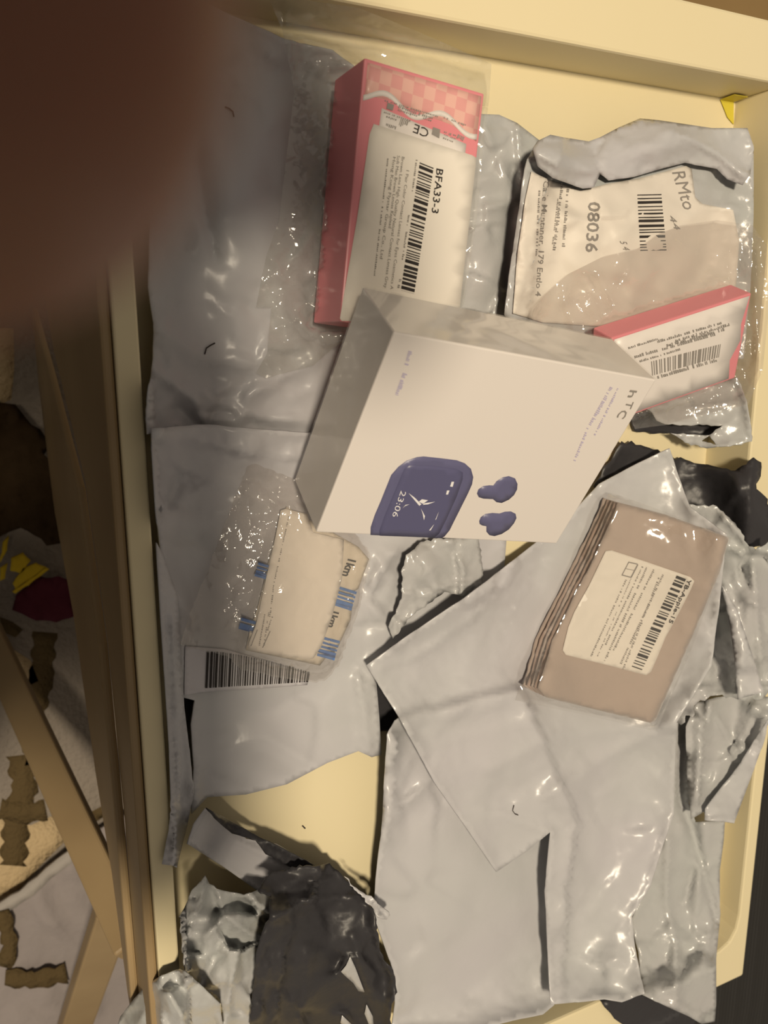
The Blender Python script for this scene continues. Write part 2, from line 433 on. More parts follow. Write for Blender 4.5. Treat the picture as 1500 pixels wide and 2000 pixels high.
slab('front_rim', rect(4.05, 30.64, Y0, -31.6), -.9, ZR, M['cream'], tray, .12)
slab('side_panel', [(12.4, 2.3), (12.4, -29), (9.5, -29), (-.5, -18.2), (-5.7, -6.2), (-11.1, -2.4), (-18, -1.3), (-34, -1.2), (-34, 2.3)], 2.98, 3.32, M['wood'], tray, .1, 'x')
slab('leg', [(-1.5, -18.6), (-5.9, -6.4), (-11.3, -2.6), (-18.2, -1.5), (-27, -1.0), (-26.5, -2.2), (-22.8, -5.0), (-20.2, -9.5), (-14.3, -15.4), (-10.5, -24.4), (-3, -30), (2.0, -30)], 2.66, 3.0, M['wood'], tray, .12, 'x')
def bar(name, a, b, w, h, m, parent):
    a = np.array(a); b = np.array(b); d = b - a; d /= np.linalg.norm(d); s = np.cross(d, (0, 0, 1.)); s /= np.linalg.norm(s); n = np.cross(s, d)
    c = [p + s * w / 2 * i + n * h / 2 * j for p in (a, b) for i, j in ((-1, -1), (1, -1), (1, 1), (-1, 1))]
    return hexa(name, c, m, parent, .15)
bar('leg', at(-40, 1200, -29.2), at(262, 1850, -8), 1.7, 1.2, M['wood'], tray)
bar('leg', at(225, 1770, -16), at(120, 2080, -29.0), 2.2, 1.2, M['wood'], tray)
for x0, x1, y0, y1, z in ((X0, X1, 10.2, Y1, ZR), (X0, 4.07, Y0, Y1, ZR), (30.62, X1, -15, Y1, ZR), (33.1, X1, Y0, -15, ZR), (30.62, 33.1, -31.9, -15, .9), (X0, X1, Y0, -31.6, ZR)):
    H[(GXX >= x0) & (GXX <= x1) & (GYY >= y0) & (GYY <= y1)] = z
H[(GXX > 4.07) & (GXX < 30.62) & (GYY > -31.6) & (GYY < 10.2)] = 0.0

# ------------------------------------------------------------------ below: rug, cloths, ribbed fabric
def flat(name, poly, z, m, parent=None, sp=60, rag=0, thick=.25, amp=.0, seed=1, cell=60):
    P, T, B = triangulate(poly, sp, rag, seed); V = ats(P, z)
    if amp: V[:, 2] += amp * np.abs(vnoise(P, cell, seed))
    n = np.cross(V[T[:, 1]] - V[T[:, 0]], V[T[:, 2]] - V[T[:, 0]]).sum(0)
    if n[2] < 0: T = T[:, ::-1]
    o = mesh(name, V, T, m, parent); so = o.modifiers.new('thickness', 'SOLIDIFY'); so.thickness = thick * CM; so.offset = -1
    return o
rug = thing('patterned_rug', 'grey-beige rug with brown scalloped motifs on the floor left of the tray', 'rug')
slab('pile', rect(-45, 24, -66, 40), -30.6, -30.0, M['rug'], rug, .1)
def motif(pts, m, nm='motif', z=-29.985): return flat(nm, pts, z, m, rug, 30, 0, .02)
def scallop(cl, w, seed):                       # a band with lobed edges along a centre line
    r = random.Random(seed); L = []; Rr = []
    for (a, b) in zip(cl[:-1], cl[1:]):
        a = np.array(a, float); b = np.array(b, float); l = np.linalg.norm(b - a); n = np.array([-(b - a)[1], (b - a)[0]]) / l; k = max(2, int(l / 9))
        for i in range(k):
            p = a + (b - a) * i / k; q = w * (.62 + .38 * abs(math.sin(i * 9 / 34 * 3.14 + seed)))
            L.append(tuple(p + n * q)); Rr.append(tuple(p - n * q))
    return L + Rr[::-1]
motif(scallop([(88, 1235), (80, 1330), (60, 1420), (75, 1500)], 26, 1), M['rugbrown'])
motif(scallop([(40, 1475), (48, 1540), (32, 1600), (25, 1700)], 30, 2), M['rugbrown'])
motif(scallop([(0, 1580), (50, 1590), (100, 1580)], 22, 5), M['rugbrown'], z=-29.975)
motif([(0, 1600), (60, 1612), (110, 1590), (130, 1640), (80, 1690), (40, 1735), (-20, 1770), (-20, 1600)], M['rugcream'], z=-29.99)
motif([(0, 1205), (25, 1215), (45, 1230), (30, 1245), (0, 1232)], M['rugbrown'])
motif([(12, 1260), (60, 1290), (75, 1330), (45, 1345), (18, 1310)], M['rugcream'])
motif([(-20, 640), (26, 640), (28, 720), (22, 780), (-20, 800)], M['rugcream'])  # lamp-lit bit of floor, painted in as cream pile
motif([(170, 1590), (235, 1555), (235, 1575), (180, 1610)], M['rugbrown'])
cl = thing('grey_blanket', 'grey cloth with a pale hem and brown scalloped print, low left of the tray', 'blanket')
flat('cloth', [(-60, 1800), (20, 1755), (90, 1700), (150, 1650), (240, 1590), (300, 1640), (330, 1800), (330, 2120), (-60, 2120)], -28.6, M['greycloth'], cl, 20, 0, .3, .7, 4, 110)
flat('hem', [(-60, 1800), (20, 1752), (90, 1697), (150, 1645), (158, 1662), (100, 1715), (30, 1772), (-60, 1822)], -28.1, M['hem'], cl, 20, 0, .3, .4, 4, 110)
flat('printed_motif', scallop([(5, 1780), (20, 1850), (8, 1900)], 18, 3), -27.8, M['rugbrown'], cl, 20, 0, .1)
flat('printed_motif', scallop([(10, 1910), (70, 1915), (140, 1900)], 20, 6), -27.8, M['rugbrown'], cl, 20, 0, .1)
mc = thing('maroon_cloth', 'dark maroon cloth with yellow yarn fringe beside the tray leg', 'cloth')
flat('cloth', [(30, 1165), (45, 1150), (75, 1130), (115, 1125), (132, 1135), (140, 1170), (145, 1200), (110, 1214), (70, 1210), (28, 1192)], -28.9, M['maroon'], mc, 12, 0, .5, .5, 3, 60)
for pts in ([(5, 1060), (18, 1045), (14, 1075), (0, 1100)], [(22, 1090), (45, 1080), (60, 1095), (40, 1120), (20, 1115)], [(45, 1110), (70, 1100), (90, 1108), (60, 1130), (30, 1150), (25, 1140)], [(88, 1108), (96, 1112), (80, 1125), (30, 1160), (24, 1156), (60, 1130)], [(0, 1110), (15, 1100), (10, 1130), (0, 1135)]):
    flat('yarn', pts, -28.2, M['yellow'], mc, 10, 1, .2)
db = flat('dark_patch', [(-40, 780), (30, 790), (62, 830), (90, 900), (112, 980), (118, 1060), (80, 1050), (40, 1030), (0, 1040), (-40, 1040)], -27.5, M['bundle'], None, 14, 0, 1.2, 1.0, 5, 70)  # flat dark brown sheet lying over the rug
tag(db, 'flat dark brown bundle on the rug, left of the tray leg', 'cloth')
tag(flat('black_strap', [(-30, 1245), (0, 1250), (8, 1272), (10, 1300), (6, 1325), (0, 1345), (-30, 1350)], -28.6, M['bundle2'], None, 8, 0, .6), 'black rounded strap end at the left border', 'strap')
# black fabric with fine ribs under the lower right corner
rf = thing('ribbed_fabric', 'black finely ribbed fabric beyond the lower right corner of the tray', 'fabric')
V = []; Fc = []; n = 0; xs = np.arange(14, 66, .075)
for i, x in enumerate(xs):
    z = -10.5 + .10 * (math.cos(x / .36 * 6.2832))
    V += [(x, -75, z - 1.0), (x, -55, z), (x, -36, z), (x, -12, z)]
    if i:
        b = 4 * i
        for k in range(3): Fc.append((b - 4 + k, b + k, b + k + 1, b - 3 + k))
o = mesh('ribbed_cover', V, Fc, M['ribbed'], rf)
slab('cushion_core', rect(14, 66, -75, -12), -29, -11.7, M['ribbed'], rf, .3)

# ================================================================== rigid boxes (poses first, so the bags can pass under them)
# white earbud carton, propped against the pink one
K9 = .9
def from_quad(q, width):
    Hm = homog(q); Kc = np.array([[F, 0, 750], [0, F, 1000], [0, 0, 1]]); Mm = np.linalg.inv(Kc) @ Hm; Mm /= Mm[2, 2]
    e1, e2, t = Mm.T; s = width / np.linalg.norm(e1)
    w = lambda v: np.array([v @ WX, v @ WY, v @ WZ]) * s + (0, 0, CAMH)
    return [w(t), w(t + e1), w(t + e1 + e2), w(t + e2)]
EQ = [(770, 648), (1282, 742), (1090, 1062), (622, 1040)]
ef = from_quad(EQ, 9.9)
eu = ef[1] - ef[0]; eu /= np.linalg.norm(eu); en = np.cross(ef[3] - ef[0], ef[1] - ef[0]); en /= np.linalg.norm(en)
if en[2] < 0: en = -en
ed = ef[3] - ef[0]; ed = ed - (ed @ eu) * eu
wd, ht = np.linalg.norm(ef[1] - ef[0]), np.linalg.norm(ed)
ef = [ef[0], ef[0] + eu * wd, ef[0] + eu * wd + ed, ef[0] + ed]
e8 = np.array(ef + [p - en * 2.75 for p in ef])
# pink carton in the upper bag
ZP = 4.05
p1 = ats([(712, 112), (944, 200), (893, 625), (664, 628)], ZP)
a = p1[3] - p1[0]; la = np.linalg.norm(a); a /= la; bb = np.array([-a[1], a[0], 0]); bb *= np.sign(bb @ (p1[1] - p1[0]))
wp = 4.25
p1 = [p1[0], p1[0] + bb * wp, p1[0] + bb * wp + a * la, p1[0] + a * la]
p18 = np.array(p1 + [p - np.array([0, 0, 2.35]) for p in p1])
# pink carton on the right: long face up, tilted
q0, q1, q2 = at(1195, 660, 3.25), at(1468, 572, 3.75), at(1437, 738, 2.4)
l2 = q1 - q0; L2 = np.linalg.norm(l2); v2 = q2 - q1; v2 -= (v2 @ l2) / L2 ** 2 * l2
n2 = np.cross(v2, l2); n2 /= np.linalg.norm(n2)
if n2[2] < 0: n2 = -n2
p2 = [q0, q1, q1 + v2, q0 + v2]
p28 = np.array(p2 + [p - n2 * 1.15 for p in p2])
for c8 in (e8, p18, p28): ceiling_hexa(c8)

# ================================================================== grey mailers, bottom to top
GM, GG, LN = M['mailer'], M['mailer_g'], M['lining']
# torn black-lined mailer at the right rim
mv = thing('torn_mailer', 'torn mailer showing its black lining, between the tray right rim and the flat grey mailer', 'mailer bag')
sheet('lining', [(1215, 862), (1260, 872), (1300, 888), (1330, 893), (1356, 905), (1401, 912), (1436, 919), (1462, 900), (1472, 893), (1487, 903), (1486, 930), (1478, 955), (1500, 975), (1510, 1060), (1465, 1072), (1440, 1060), (1400, 1010), (1345, 1100), (1200, 1000), (1160, 950)], LN, [('n', 120, .12, 3), ('b', (1450, 960), (50, 70, 0), .7), ('r', [(1340, 930), (1420, 915)], .2, 12), ('c', 60, .12, 4)], .25, 8, 2, parent=mv, seed=3)
# mailer torn open under the pink carton on the right
md = thing('torn_mailer', 'small torn grey mailer with a dark opening under the right pink carton', 'mailer bag')
sheet('lining', [(1225, 800), (1300, 812), (1420, 822), (1440, 850), (1330, 850), (1240, 842)], LN, [], .15, 9, 1.5, parent=md)
sheet('panel', [(1250, 790), (1290, 770), (1440, 738), (1458, 790), (1469, 862), (1440, 868), (1405, 872), (1385, 850), (1412, 830), (1350, 831), (1300, 828), (1283, 822), (1275, 806)], GG, [('r', [(1340, 800), (1420, 790)], .25, 10), ('c', 45, .16, 9), ('e', .15, 15)], .35, 7, 1, parent=md, under=LN, seed=5)
sheet('panel', [(1310, 846), (1360, 850), (1385, 850), (1370, 862), (1405, 872), (1380, 876), (1345, 866)], GG, [('e', .1, 12)], .3, 6, 1, parent=md, under=LN)
# grey mailer between the two label parcels
sheet_b = sheet('grey_mailer', [(930, 222), (975, 224), (1010, 240), (1055, 275), (1040, 320), (1025, 400), (1010, 480), (1003, 560), (992, 622), (975, 618), (940, 612), (880, 600), (890, 300)], GG,
    [('r', [(945, 250), (985, 340), (1005, 390)], .32, 11), ('r', [(1010, 250), (1020, 350)], .28, 9), ('r', [(935, 410), (1000, 395)], .25, 12), ('g', [(1005, 330), (990, 600)], -.3, 12), ('c', 42, .14, 21), ('b', (950, 540), (30, 60, 0), .25)], .9, 7, 0, under=LN, seed=8)
tag(sheet_b, 'crinkled grey mailer strip between the upper pink carton and the address-label parcel', 'mailer bag')
# parcel with the address label
mcx = thing('address_parcel', 'crumpled grey mailer with a white 08036 address label and a rolled top edge', 'mailer bag')
C_panel = sheet('panel', [(1045, 285), (1075, 268), (1150, 280), (1250, 250), (1330, 250), (1460, 262), (1472, 300), (1472, 420), (1466, 560), (1452, 700), (1300, 720), (1200, 700), (1040, 650), (1000, 640), (985, 615), (1000, 500), (1022, 350), (1030, 310)], GG,
    [('b', (1200, 470), (160, 150, 0), .9), ('r', [(1100, 430), (1180, 480), (1260, 420)], .18, 30), ('r', [(1180, 400), (1230, 520)], .15, 22), ('r', [(1350, 400), (1440, 410)], .2, 14), ('r', [(1030, 400), (1020, 560)], .25, 10), ('c', 70, .10, 31), ('n', 90, .08, 5)], 1.0, 9, 0, under=LN, parent=mcx, seed=9)
sheet('rolled_edge', [(1040, 290), (1050, 275), (1075, 263), (1100, 268), (1150, 276), (1172, 268), (1210, 248), (1250, 231), (1290, 235), (1330, 241), (1390, 250), (1460, 250), (1472, 285), (1466, 340), (1450, 362), (1420, 350), (1400, 330), (1338, 318), (1290, 330), (1240, 345), (1190, 352), (1172, 340), (1160, 366), (1140, 368), (1080, 348), (1050, 325)], GM,
    [('b', (1110, 312), (60, 26, .2), .55), ('r', [(1050, 300), (1100, 330), (1165, 335)], .22, 9), ('b', (1280, 285), (80, 32, -.15), .7), ('r', [(1310, 255), (1400, 300), (1455, 345)], .45, 16), ('r', [(1165, 285), (1172, 335)], -.3, 8), ('c', 55, .10, 33)], .25, 7, 0, under=LN, parent=mcx, seed=10, soft=.5)
lab_c = decal('address_label', [(1038, 335), (1075, 352), (1135, 372), (1190, 358), (1250, 348), (1340, 324), (1351, 330), (1358, 385), (1372, 398), (1432, 410), (1444, 470), (1436, 580), (1330, 610), (1200, 640), (1060, 630), (1002, 612), (1010, 500), (1026, 390)], M['paper2'], Surf(sheets=[C_panel]), .14, mcx, 6)
SL = Surf(sheets=[lab_c])
def vtext(name, m, surf, parent, items, off=.03):
    """each item: (text, px start, px end, cap height px): reading from start to end, letters' tops on the left of the travel turned clockwise"""
    V = []; Fc = []
    for it in items:
        txt, a, b, hp = it[:4]; a = np.array(a, float); b = np.array(b, float); d = b - a; L = np.linalg.norm(d); d /= L
        up = np.array([d[1], -d[0]])
        if len(it) > 4: up = np.array(it[4], float); up /= np.linalg.norm(up)
        q = Print([(0, 0), (1, 0), (1, 1), (0, 1)], 1.0); q.text(txt, 0, 0, 1.0, width=1.0, bold=it[5] if len(it) > 5 else 0)
        bse = len(V)
        for s, t in q.V: V.append(a + d * s * L + up * t * hp)
        Fc += [tuple(bse + i for i in f) for f in q.F]
    P = surf.hit(V, off); F2 = []
    for f in Fc:
        n = np.cross(P[f[1]] - P[f[0]], P[f[2]] - P[f[0]])
        F2.append(f if n[2] > 0 else f[::-1])
    return mesh(name, P, F2, m, parent, False)
def bars_px(name, m, surf, parent, rects, off=.03):
    """rects: (a, b, c, d) pixel corners"""
    V = []; Fc = []
    for r in rects:
        b = len(V); r = [np.array(p, float) for p in r]
        for j in range(4):
            k = j / 3; V += [r[0] * (1 - k) + r[3] * k, r[1] * (1 - k) + r[2] * k]
        for j in range(3): Fc.append((b + 2 * j, b + 2 * j + 1, b + 2 * j + 3, b + 2 * j + 2))
    P = surf.hit(V, off); F2 = []
    for f in Fc:
        n = np.cross(P[f[1]] - P[f[0]], P[f[2]] - P[f[0]]); F2.append(f if n[2] > 0 else f[::-1])
    return mesh(name, P, F2, m, parent, False)
def greek_px(lines, seed):
    """rows of illegible small print as short dashes: (start, end, height px)"""
    r = random.Random(seed); out = []
    for a, b, hp in lines:
        a = np.array(a, float); b = np.array(b, float); L = np.linalg.norm(b - a); d = (b - a) / L; up = np.array([d[1], -d[0]]); x = 0
        while x < L:
            w = r.uniform(1.2, 3.2); h = hp * r.uniform(.5, 1)
            if r.random() < .84: out.append((a + d * x, a + d * (x + w), a + d * (x + w) + up * h, a + d * x + up * h))
            x += w + r.uniform(.8, 1.8)
    return out
vtext('postcode_print', M['inkgrey'], SL, lab_c, [('08036', (1150, 393), (1144, 492), 24, (1, .08), .012)])
vtext('address_print', M['inkgrey'], SL, lab_c, [('Calle Muntaner, 179 Entlo 4', (1062, 352), (1046, 578), 11, (1, .1), .006)])
vtext('digit_print', M['inkgrey'], SL, lab_c, [('5 4', (1210, 470), (1218, 488), 14, (1, .1))])
vtext('digit_print', M['inkgrey'], SL, lab_c, [('44', (1305, 420), (1318, 448), 13, (1, .15))])
vtext('handwriting', M['inkgrey'], SL, lab_c, [('RMto', (1312, 334), (1336, 410), 26, (1, -.1))])
bars_px('small_print', M['inkgrey'], SL, lab_c, greek_px([((1096, 358), (1080, 486), 6), ((1108, 356), (1098, 480), 6), ((1052, 372), (1046, 500), 4), ((1090, 380), (1078, 480), 3)], 4))
r = random.Random(3); rc = []; y = 380
while y < 490:
    w = r.choice((2, 2, 3, 5)); k = (y - 380) / 110
    rc.append(((1245 + 6 * k, y), (1292 + 10 * k, y - 1), (1292 + 10 * k, y - 1 + w), (1245 + 6 * k, y + w))); y += w + r.choice((3, 4, 5))
bars_px('barcode', M['ink'], SL, lab_c, rc)

# mailer along the left rim (top)
mA = sheet('grey_mailer', [(300, 60), (410, 10), (445, 28), (560, 78), (650, 100), (720, 150), (760, 400), (720, 640), (660, 700), (628, 880), (600, 884), (560, 882), (500, 876), (440, 866), (395, 850), (345, 835), (325, 838), (288, 848), (286, 800), (300, 700), (300, 630), (290, 560), (294, 450), (296, 300)], GM,
    [('b', (470, 450), (170, 330, 0), 1.1), ('r', [(300, 640), (400, 700), (480, 720)], .25, 26), ('r', [(385, 300), (400, 400), (420, 500)], -.35, 12), ('r', [(400, 160), (470, 120), (540, 110)], .2, 18), ('r', [(300, 720), (380, 780), (400, 845)], .4, 18), ('r', [(400, 770), (470, 810), (600, 820)], .35, 18), ('r', [(430, 790), (480, 830), (600, 850)], -.2, 10), ('r', [(470, 780), (620, 700)], .25, 20), ('g', [(350, 800), (400, 842)], -.3, 16), ('st', 1.35, 60, .035, 2), ('c', 95, .10, 81), ('cl', 50, .2, 12, (560, 640), 110), ('cl', 45, .22, 82, (470, 800), 110), ('n', 170, .08, 6), ('e', .15, 14)], .7, 9, 0, under=LN, seed=11, soft=1.0)
tag(mA, 'large smooth grey mailer in shade along the upper left rim', 'mailer bag')

# mailer below it with the black barcode
mE = thing('barcode_mailer', 'grey mailer with a printed black barcode in the middle left of the tray', 'mailer bag')
sheet('lining', [(718, 1290), (745, 1320), (778, 1395), (764, 1428), (727, 1428), (722, 1360)], LN, [], .2, 8, 1, parent=mE)
sheet('lining', [(352, 1350), (384, 1366), (378, 1410), (382, 1500), (368, 1575), (356, 1500)], LN, [], .2, 8, 0, parent=mE)
E_panel = sheet('panel', [(296, 838), (400, 830), (640, 850), (690, 1010), (800, 1030), (990, 1045), (985, 1110), (900, 1200), (800, 1270), (724, 1296), (735, 1330), (741, 1400), (745, 1474), (726, 1479), (700, 1467), (640, 1490), (560, 1532), (480, 1552), (405, 1557), (388, 1575), (374, 1590), (379, 1500), (374, 1415), (381, 1368), (357, 1362), (352, 1250), (345, 1170), (318, 1110), (306, 1000)], GM,
    [('b', (480, 1150), (150, 260, .1), .55), ('r', [(330, 860), (360, 940), (330, 1060)], .25, 20), ('r', [(620, 1500), (520, 1440), (390, 1480)], .35, 40), ('r', [(640, 1340), (520, 1390), (390, 1430)], -.22, 42), ('r', [(700, 1320), (722, 1470)], .25, 7), ('r', [(690, 1300), (740, 1330)], -.2, 6), ('r', [(740, 1090), (720, 1180), (760, 1220)], .3, 14), ('r', [(690, 1230), (770, 1215)], -.2, 10), ('r', [(770, 1080), (730, 1130)], .25, 10), ('cl', 38, .22, 14, (745, 1150), 70), ('r', [(310, 1100), (345, 1165), (390, 1230)], .3, 14), ('c', 75, .09, 83), ('cl', 45, .2, 84, (350, 950), 80), ('n', 120, .06, 8), ('e', .10, 12)], .5, 9, 0, under=LN, parent=mE, seed=12, soft=.7)
sheet('flap', [(306, 1060), (320, 1085), (348, 1165), (353, 1260), (360, 1380), (372, 1480), (378, 1550), (366, 1612), (346, 1692), (316, 1688), (330, 1620), (336, 1560), (332, 1450), (322, 1300), (312, 1150)], GM, [('r', [(335, 1200), (345, 1400), (350, 1560), (335, 1680)], .35, 8), ('r', [(365, 1540), (340, 1600), (330, 1680)], -.2, 5), ('n', 60, .06, 2)], .2, 7, 0, under=LN, parent=mE, seed=13, soft=.4)
SE = Surf(sheets=[E_panel])
decal('shipping_label', [(362, 1262), (440, 1268), (520, 1290), (606, 1318), (600, 1338), (500, 1346), (395, 1352), (360, 1358)], M['palegrey'], SE, .08, mE, 7)
r = random.Random(11); rc = []; x = 401.0
while x < 602:
    w = r.choice((1.5, 2, 3, 4.5)); k = (x - 401) / 200; t0 = 1272 + 42 * k ** 1.5; t1 = 1344 - 12 * k
    rc.append(((x + 3, t0), (x + 3 + w, t0), (x + w, t1), (x, t1))); x += w + r.choice((1.6, 2.2, 3.2))
bars_px('barcode', M['ink'], SE, mE, rc, .13)

# small torn gusset between the carton and the flat mailer
tag(sheet('torn_gusset', [(786, 1110), (800, 1080), (822, 1058), (860, 1050), (935, 1050), (942, 1100), (944, 1138), (925, 1150), (905, 1168), (888, 1160), (868, 1156), (845, 1175), (800, 1205), (768, 1248), (760, 1225), (785, 1170)], GG, [('r', [(880, 1060), (905, 1110), (900, 1160)], .35, 9), ('b', (835, 1110), (35, 40, 0), .5), ('r', [(850, 1150), (890, 1140), (935, 1145)], .25, 7), ('r', [(885, 1080), (893, 1150)], -.3, 5), ('c', 28, .12, 17)], .5, 6, 1.2, under=LN, seed=14),
    'small torn glossy grey flap just below the white earbud carton', 'mailer flap')

# big mailer at the bottom
mH = sheet('grey_mailer', [(772, 1408), (790, 1395), (900, 1370), (1000, 1350), (1110, 1600), (1090, 1720), (1085, 1850), (1082, 1962), (1060, 1980), (1000, 1992), (930, 2010), (765, 2010), (772, 1960), (770, 1900), (745, 1830), (730, 1790), (734, 1720), (745, 1620), (752, 1500), (757, 1435)], GM,
    [('b', (880, 1750), (140, 200, 0), .4), ('r', [(775, 1440), (765, 1530), (752, 1640)], .5, 14), ('r', [(800, 1480), (770, 1580)], .2, 14), ('r', [(790, 1570), (840, 1520)], .25, 12), ('cl', 40, .18, 19, (785, 1570), 60), ('c', 85, .08, 85), ('n', 150, .05, 9), ('e', .3, 20)], .9, 9, 0, under=LN, seed=15)
tag(mH, 'long smooth grey mailer at the bottom centre under the pointed flat mailer', 'mailer bag')

# crumpled pieces on the right
mL = thing('crumpled_mailer', 'narrow crumpled glossy grey mailer hanging over the lower right front rim', 'mailer bag')
sheet('lining', [(1170, 1950), (1240, 1940), (1300, 1945), (1365, 1985), (1350, 2015), (1230, 2015), (1200, 1990)], LN, [], .25, 9, 1, parent=mL)
sheet('panel', [(1322, 1395), (1352, 1400), (1350, 1500), (1345, 1570), (1358, 1606), (1416, 1604), (1414, 1640), (1406, 1700), (1406, 1800), (1399, 1870), (1399, 1960), (1396, 1995), (1370, 2000), (1345, 1985), (1300, 1965), (1255, 1942), (1247, 1860), (1232, 1800), (1262, 1730), (1296, 1640), (1312, 1560), (1316, 1470)], GG,
    [('r', [(1338, 1420), (1330, 1560), (1360, 1640), (1402, 1810)], -.55, 9), ('r', [(1305, 1640), (1300, 1760), (1320, 1850), (1318, 1960)], .35, 16), ('r', [(1355, 1700), (1338, 1765)], -.3, 6), ('r', [(1380, 1700), (1390, 1800), (1370, 1880)], .3, 14), ('cl', 34, .1, 23, (1340, 1850), 90), ('c', 60, .08, 24)], .9, 7, 0, under=LN, parent=mL, seed=16, soft=1.3)
mR = thing('crumpled_mailer', 'crumpled grey mailer end with a folded corner on the right rim', 'mailer bag')
sheet('panel', [(1340, 1420), (1360, 1372), (1400, 1362), (1440, 1358), (1510, 1362), (1510, 1400), (1495, 1420), (1470, 1500), (1434, 1606), (1380, 1602), (1376, 1585), (1350, 1600), (1342, 1520)], GG,
    [('r', [(1385, 1380), (1370, 1450), (1360, 1560)], .45, 12), ('r', [(1440, 1370), (1430, 1430), (1445, 1490)], -.4, 8), ('r', [(1400, 1400), (1445, 1485)], .3, 9), ('r', [(1470, 1380), (1450, 1460)], .35, 10), ('c', 45, .15, 25)], .5, 7, 0, under=GG, parent=mR, seed=17)
sheet('folded_corner', [(1500, 1405), (1495, 1440), (1470, 1510), (1434, 1607), (1376, 1602), (1378, 1580), (1400, 1550), (1440, 1500)], GM, [('n', 60, .05, 3)], .22, 7, 0, under=GG, parent=mR, seed=18, soft=.5)
mT = thing('torn_mailer', 'shiny wrinkled grey mailer with ragged torn edge right of the taupe pouch', 'mailer bag')
sheet('panel', [(1345, 985), (1400, 990), (1424, 1010), (1446, 1035), (1462, 1068), (1475, 1075), (1510, 1055), (1510, 1345), (1490, 1365), (1440, 1366), (1395, 1358), (1362, 1372), (1352, 1400), (1338, 1396), (1330, 1416), (1312, 1404), (1296, 1414), (1280, 1400), (1300, 1250), (1340, 1120)], GG,
    [('r', [(1412, 1005), (1460, 1062)], .35, 7), ('r', [(1415, 1150), (1445, 1260), (1440, 1350)], .6, 10), ('r', [(1390, 1180), (1370, 1300), (1310, 1390)], .35, 10), ('r', [(1400, 1200), (1400, 1320)], -.35, 14), ('r', [(1470, 1110), (1480, 1230), (1490, 1330)], .4, 12), ('r', [(1440, 1090), (1470, 1160)], -.3, 10), ('cl', 28, .25, 27, (1340, 1360), 60), ('c', 50, .18, 28)], .7, 7, 2, under=GG, parent=mT, seed=19)
sheet('corner', [(1408, 1140), (1440, 1190), (1470, 1280), (1492, 1352), (1440, 1366), (1436, 1300), (1425, 1220)], GM, [('t', (1430, 1160), (1460, 1350), .3)], .25, 7, 0, under=LN, parent=mT, seed=20, soft=.4)

# pointed flat mailer, folding over towards the bottom
mG = sheet('grey_mailer', [(1308, 876), (1322, 920), (1346, 990), (1420, 1045), (1390, 1300), (1322, 1410), (1318, 1500), (1316, 1590), (1298, 1640), (1270, 1730), (1234, 1790), (1240, 1850), (1250, 1900), (1258, 1940), (1215, 1956), (1180, 1950), (1120, 1958), (1076, 1962), (1070, 1850), (1064, 1740), (1075, 1625), (1030, 1662), (970, 1703), (910, 1615), (850, 1530), (780, 1400), (716, 1300), (790, 1248), (860, 1200), (905, 1170), (945, 1140), (1045, 1062), (1120, 1000), (1170, 946), (1240, 908)], GM,
    [('r', [(850, 1450), (1000, 1420), (1190, 1400)], .12, 40), ('r', [(960, 1500), (1080, 1440), (1250, 1420)], .22, 26), ('r', [(1060, 1560), (1180, 1480), (1300, 1420)], .25, 18), ('r', [(960, 1570), (1090, 1500)], -.14, 20), ('r', [(870, 1230), (1010, 1130)], .14, 26), ('r', [(900, 1330), (960, 1180)], .12, 30), ('r', [(980, 1590), (1075, 1625)], .15, 10), ('b', (1190, 1750), (95, 200, 0), .6), ('r', [(1150, 1790), (1240, 1660), (1300, 1600)], .15, 20), ('cl', 60, .14, 29, (1180, 1900), 90), ('c', 105, .09, 86), ('cl', 60, .12, 87, (1200, 1600), 120), ('n', 140, .06, 10), ('e', .12, 16), ('r', [(1078, 1640), (1070, 1760), (1074, 1955)], .18, 14)], .55, 9, 0, under=GG, seed=21, soft=1.0)
tag(mG, 'large flat pale grey mailer with a pointed left corner under the taupe pouch', 'mailer bag')

# black-lined crumpled mailer, bottom left
mW = thing('crumpled_mailer', 'crumpled mailer turned inside out to its black lining, bottom left', 'mailer bag')
sheet('strip', [(402, 1580), (440, 1600), (480, 1640), (540, 1650), (600, 1686), (600, 1740), (520, 1750), (500, 1737), (440, 1695), (367, 1648), (380, 1610)], GM, [('r', [(420, 1595), (460, 1640), (560, 1690)], -.25, 8), ('t', (400, 1600), (600, 1700), .5), ('e', .2, 12)], .6, 7, 0, under=LN, parent=mW, seed=22)
sheet('lining', [(402, 1577), (450, 1604), (520, 1642), (615, 1690), (580, 1700), (520, 1668), (500, 1640), (455, 1628), (430, 1608)], LN, [('e', .15, 8)], .3, 6, 0, parent=mW, seed=23)
sheet('panel', [(402, 1712), (410, 1728), (424, 1736), (476, 1750), (505, 1737), (545, 1735), (560, 1800), (540, 1850), (520, 2015), (434, 2015), (431, 1960), (402, 1934), (364, 1898), (355, 1846), (352, 1790), (375, 1740)], GG,
    [('b', (440, 1850), (70, 110, 0), 1.8), ('r', [(402, 1715), (390, 1770), (365, 1830)], .5, 10), ('r', [(420, 1780), (470, 1765), (520, 1800)], -.6, 12), ('r', [(400, 1830), (440, 1790), (500, 1830)], .45, 12), ('r', [(470, 1850), (450, 1920), (440, 2000)], .5, 14), ('r', [(430, 1840), (400, 1920)], -.5, 12), ('r', [(505, 1870), (490, 2000)], .5, 12), ('r', [(480, 1740), (510, 1790)], .4, 8), ('c', 42, .32, 41)], .8, 6, 0, under=LN, parent=mW, seed=24, soft=.9)
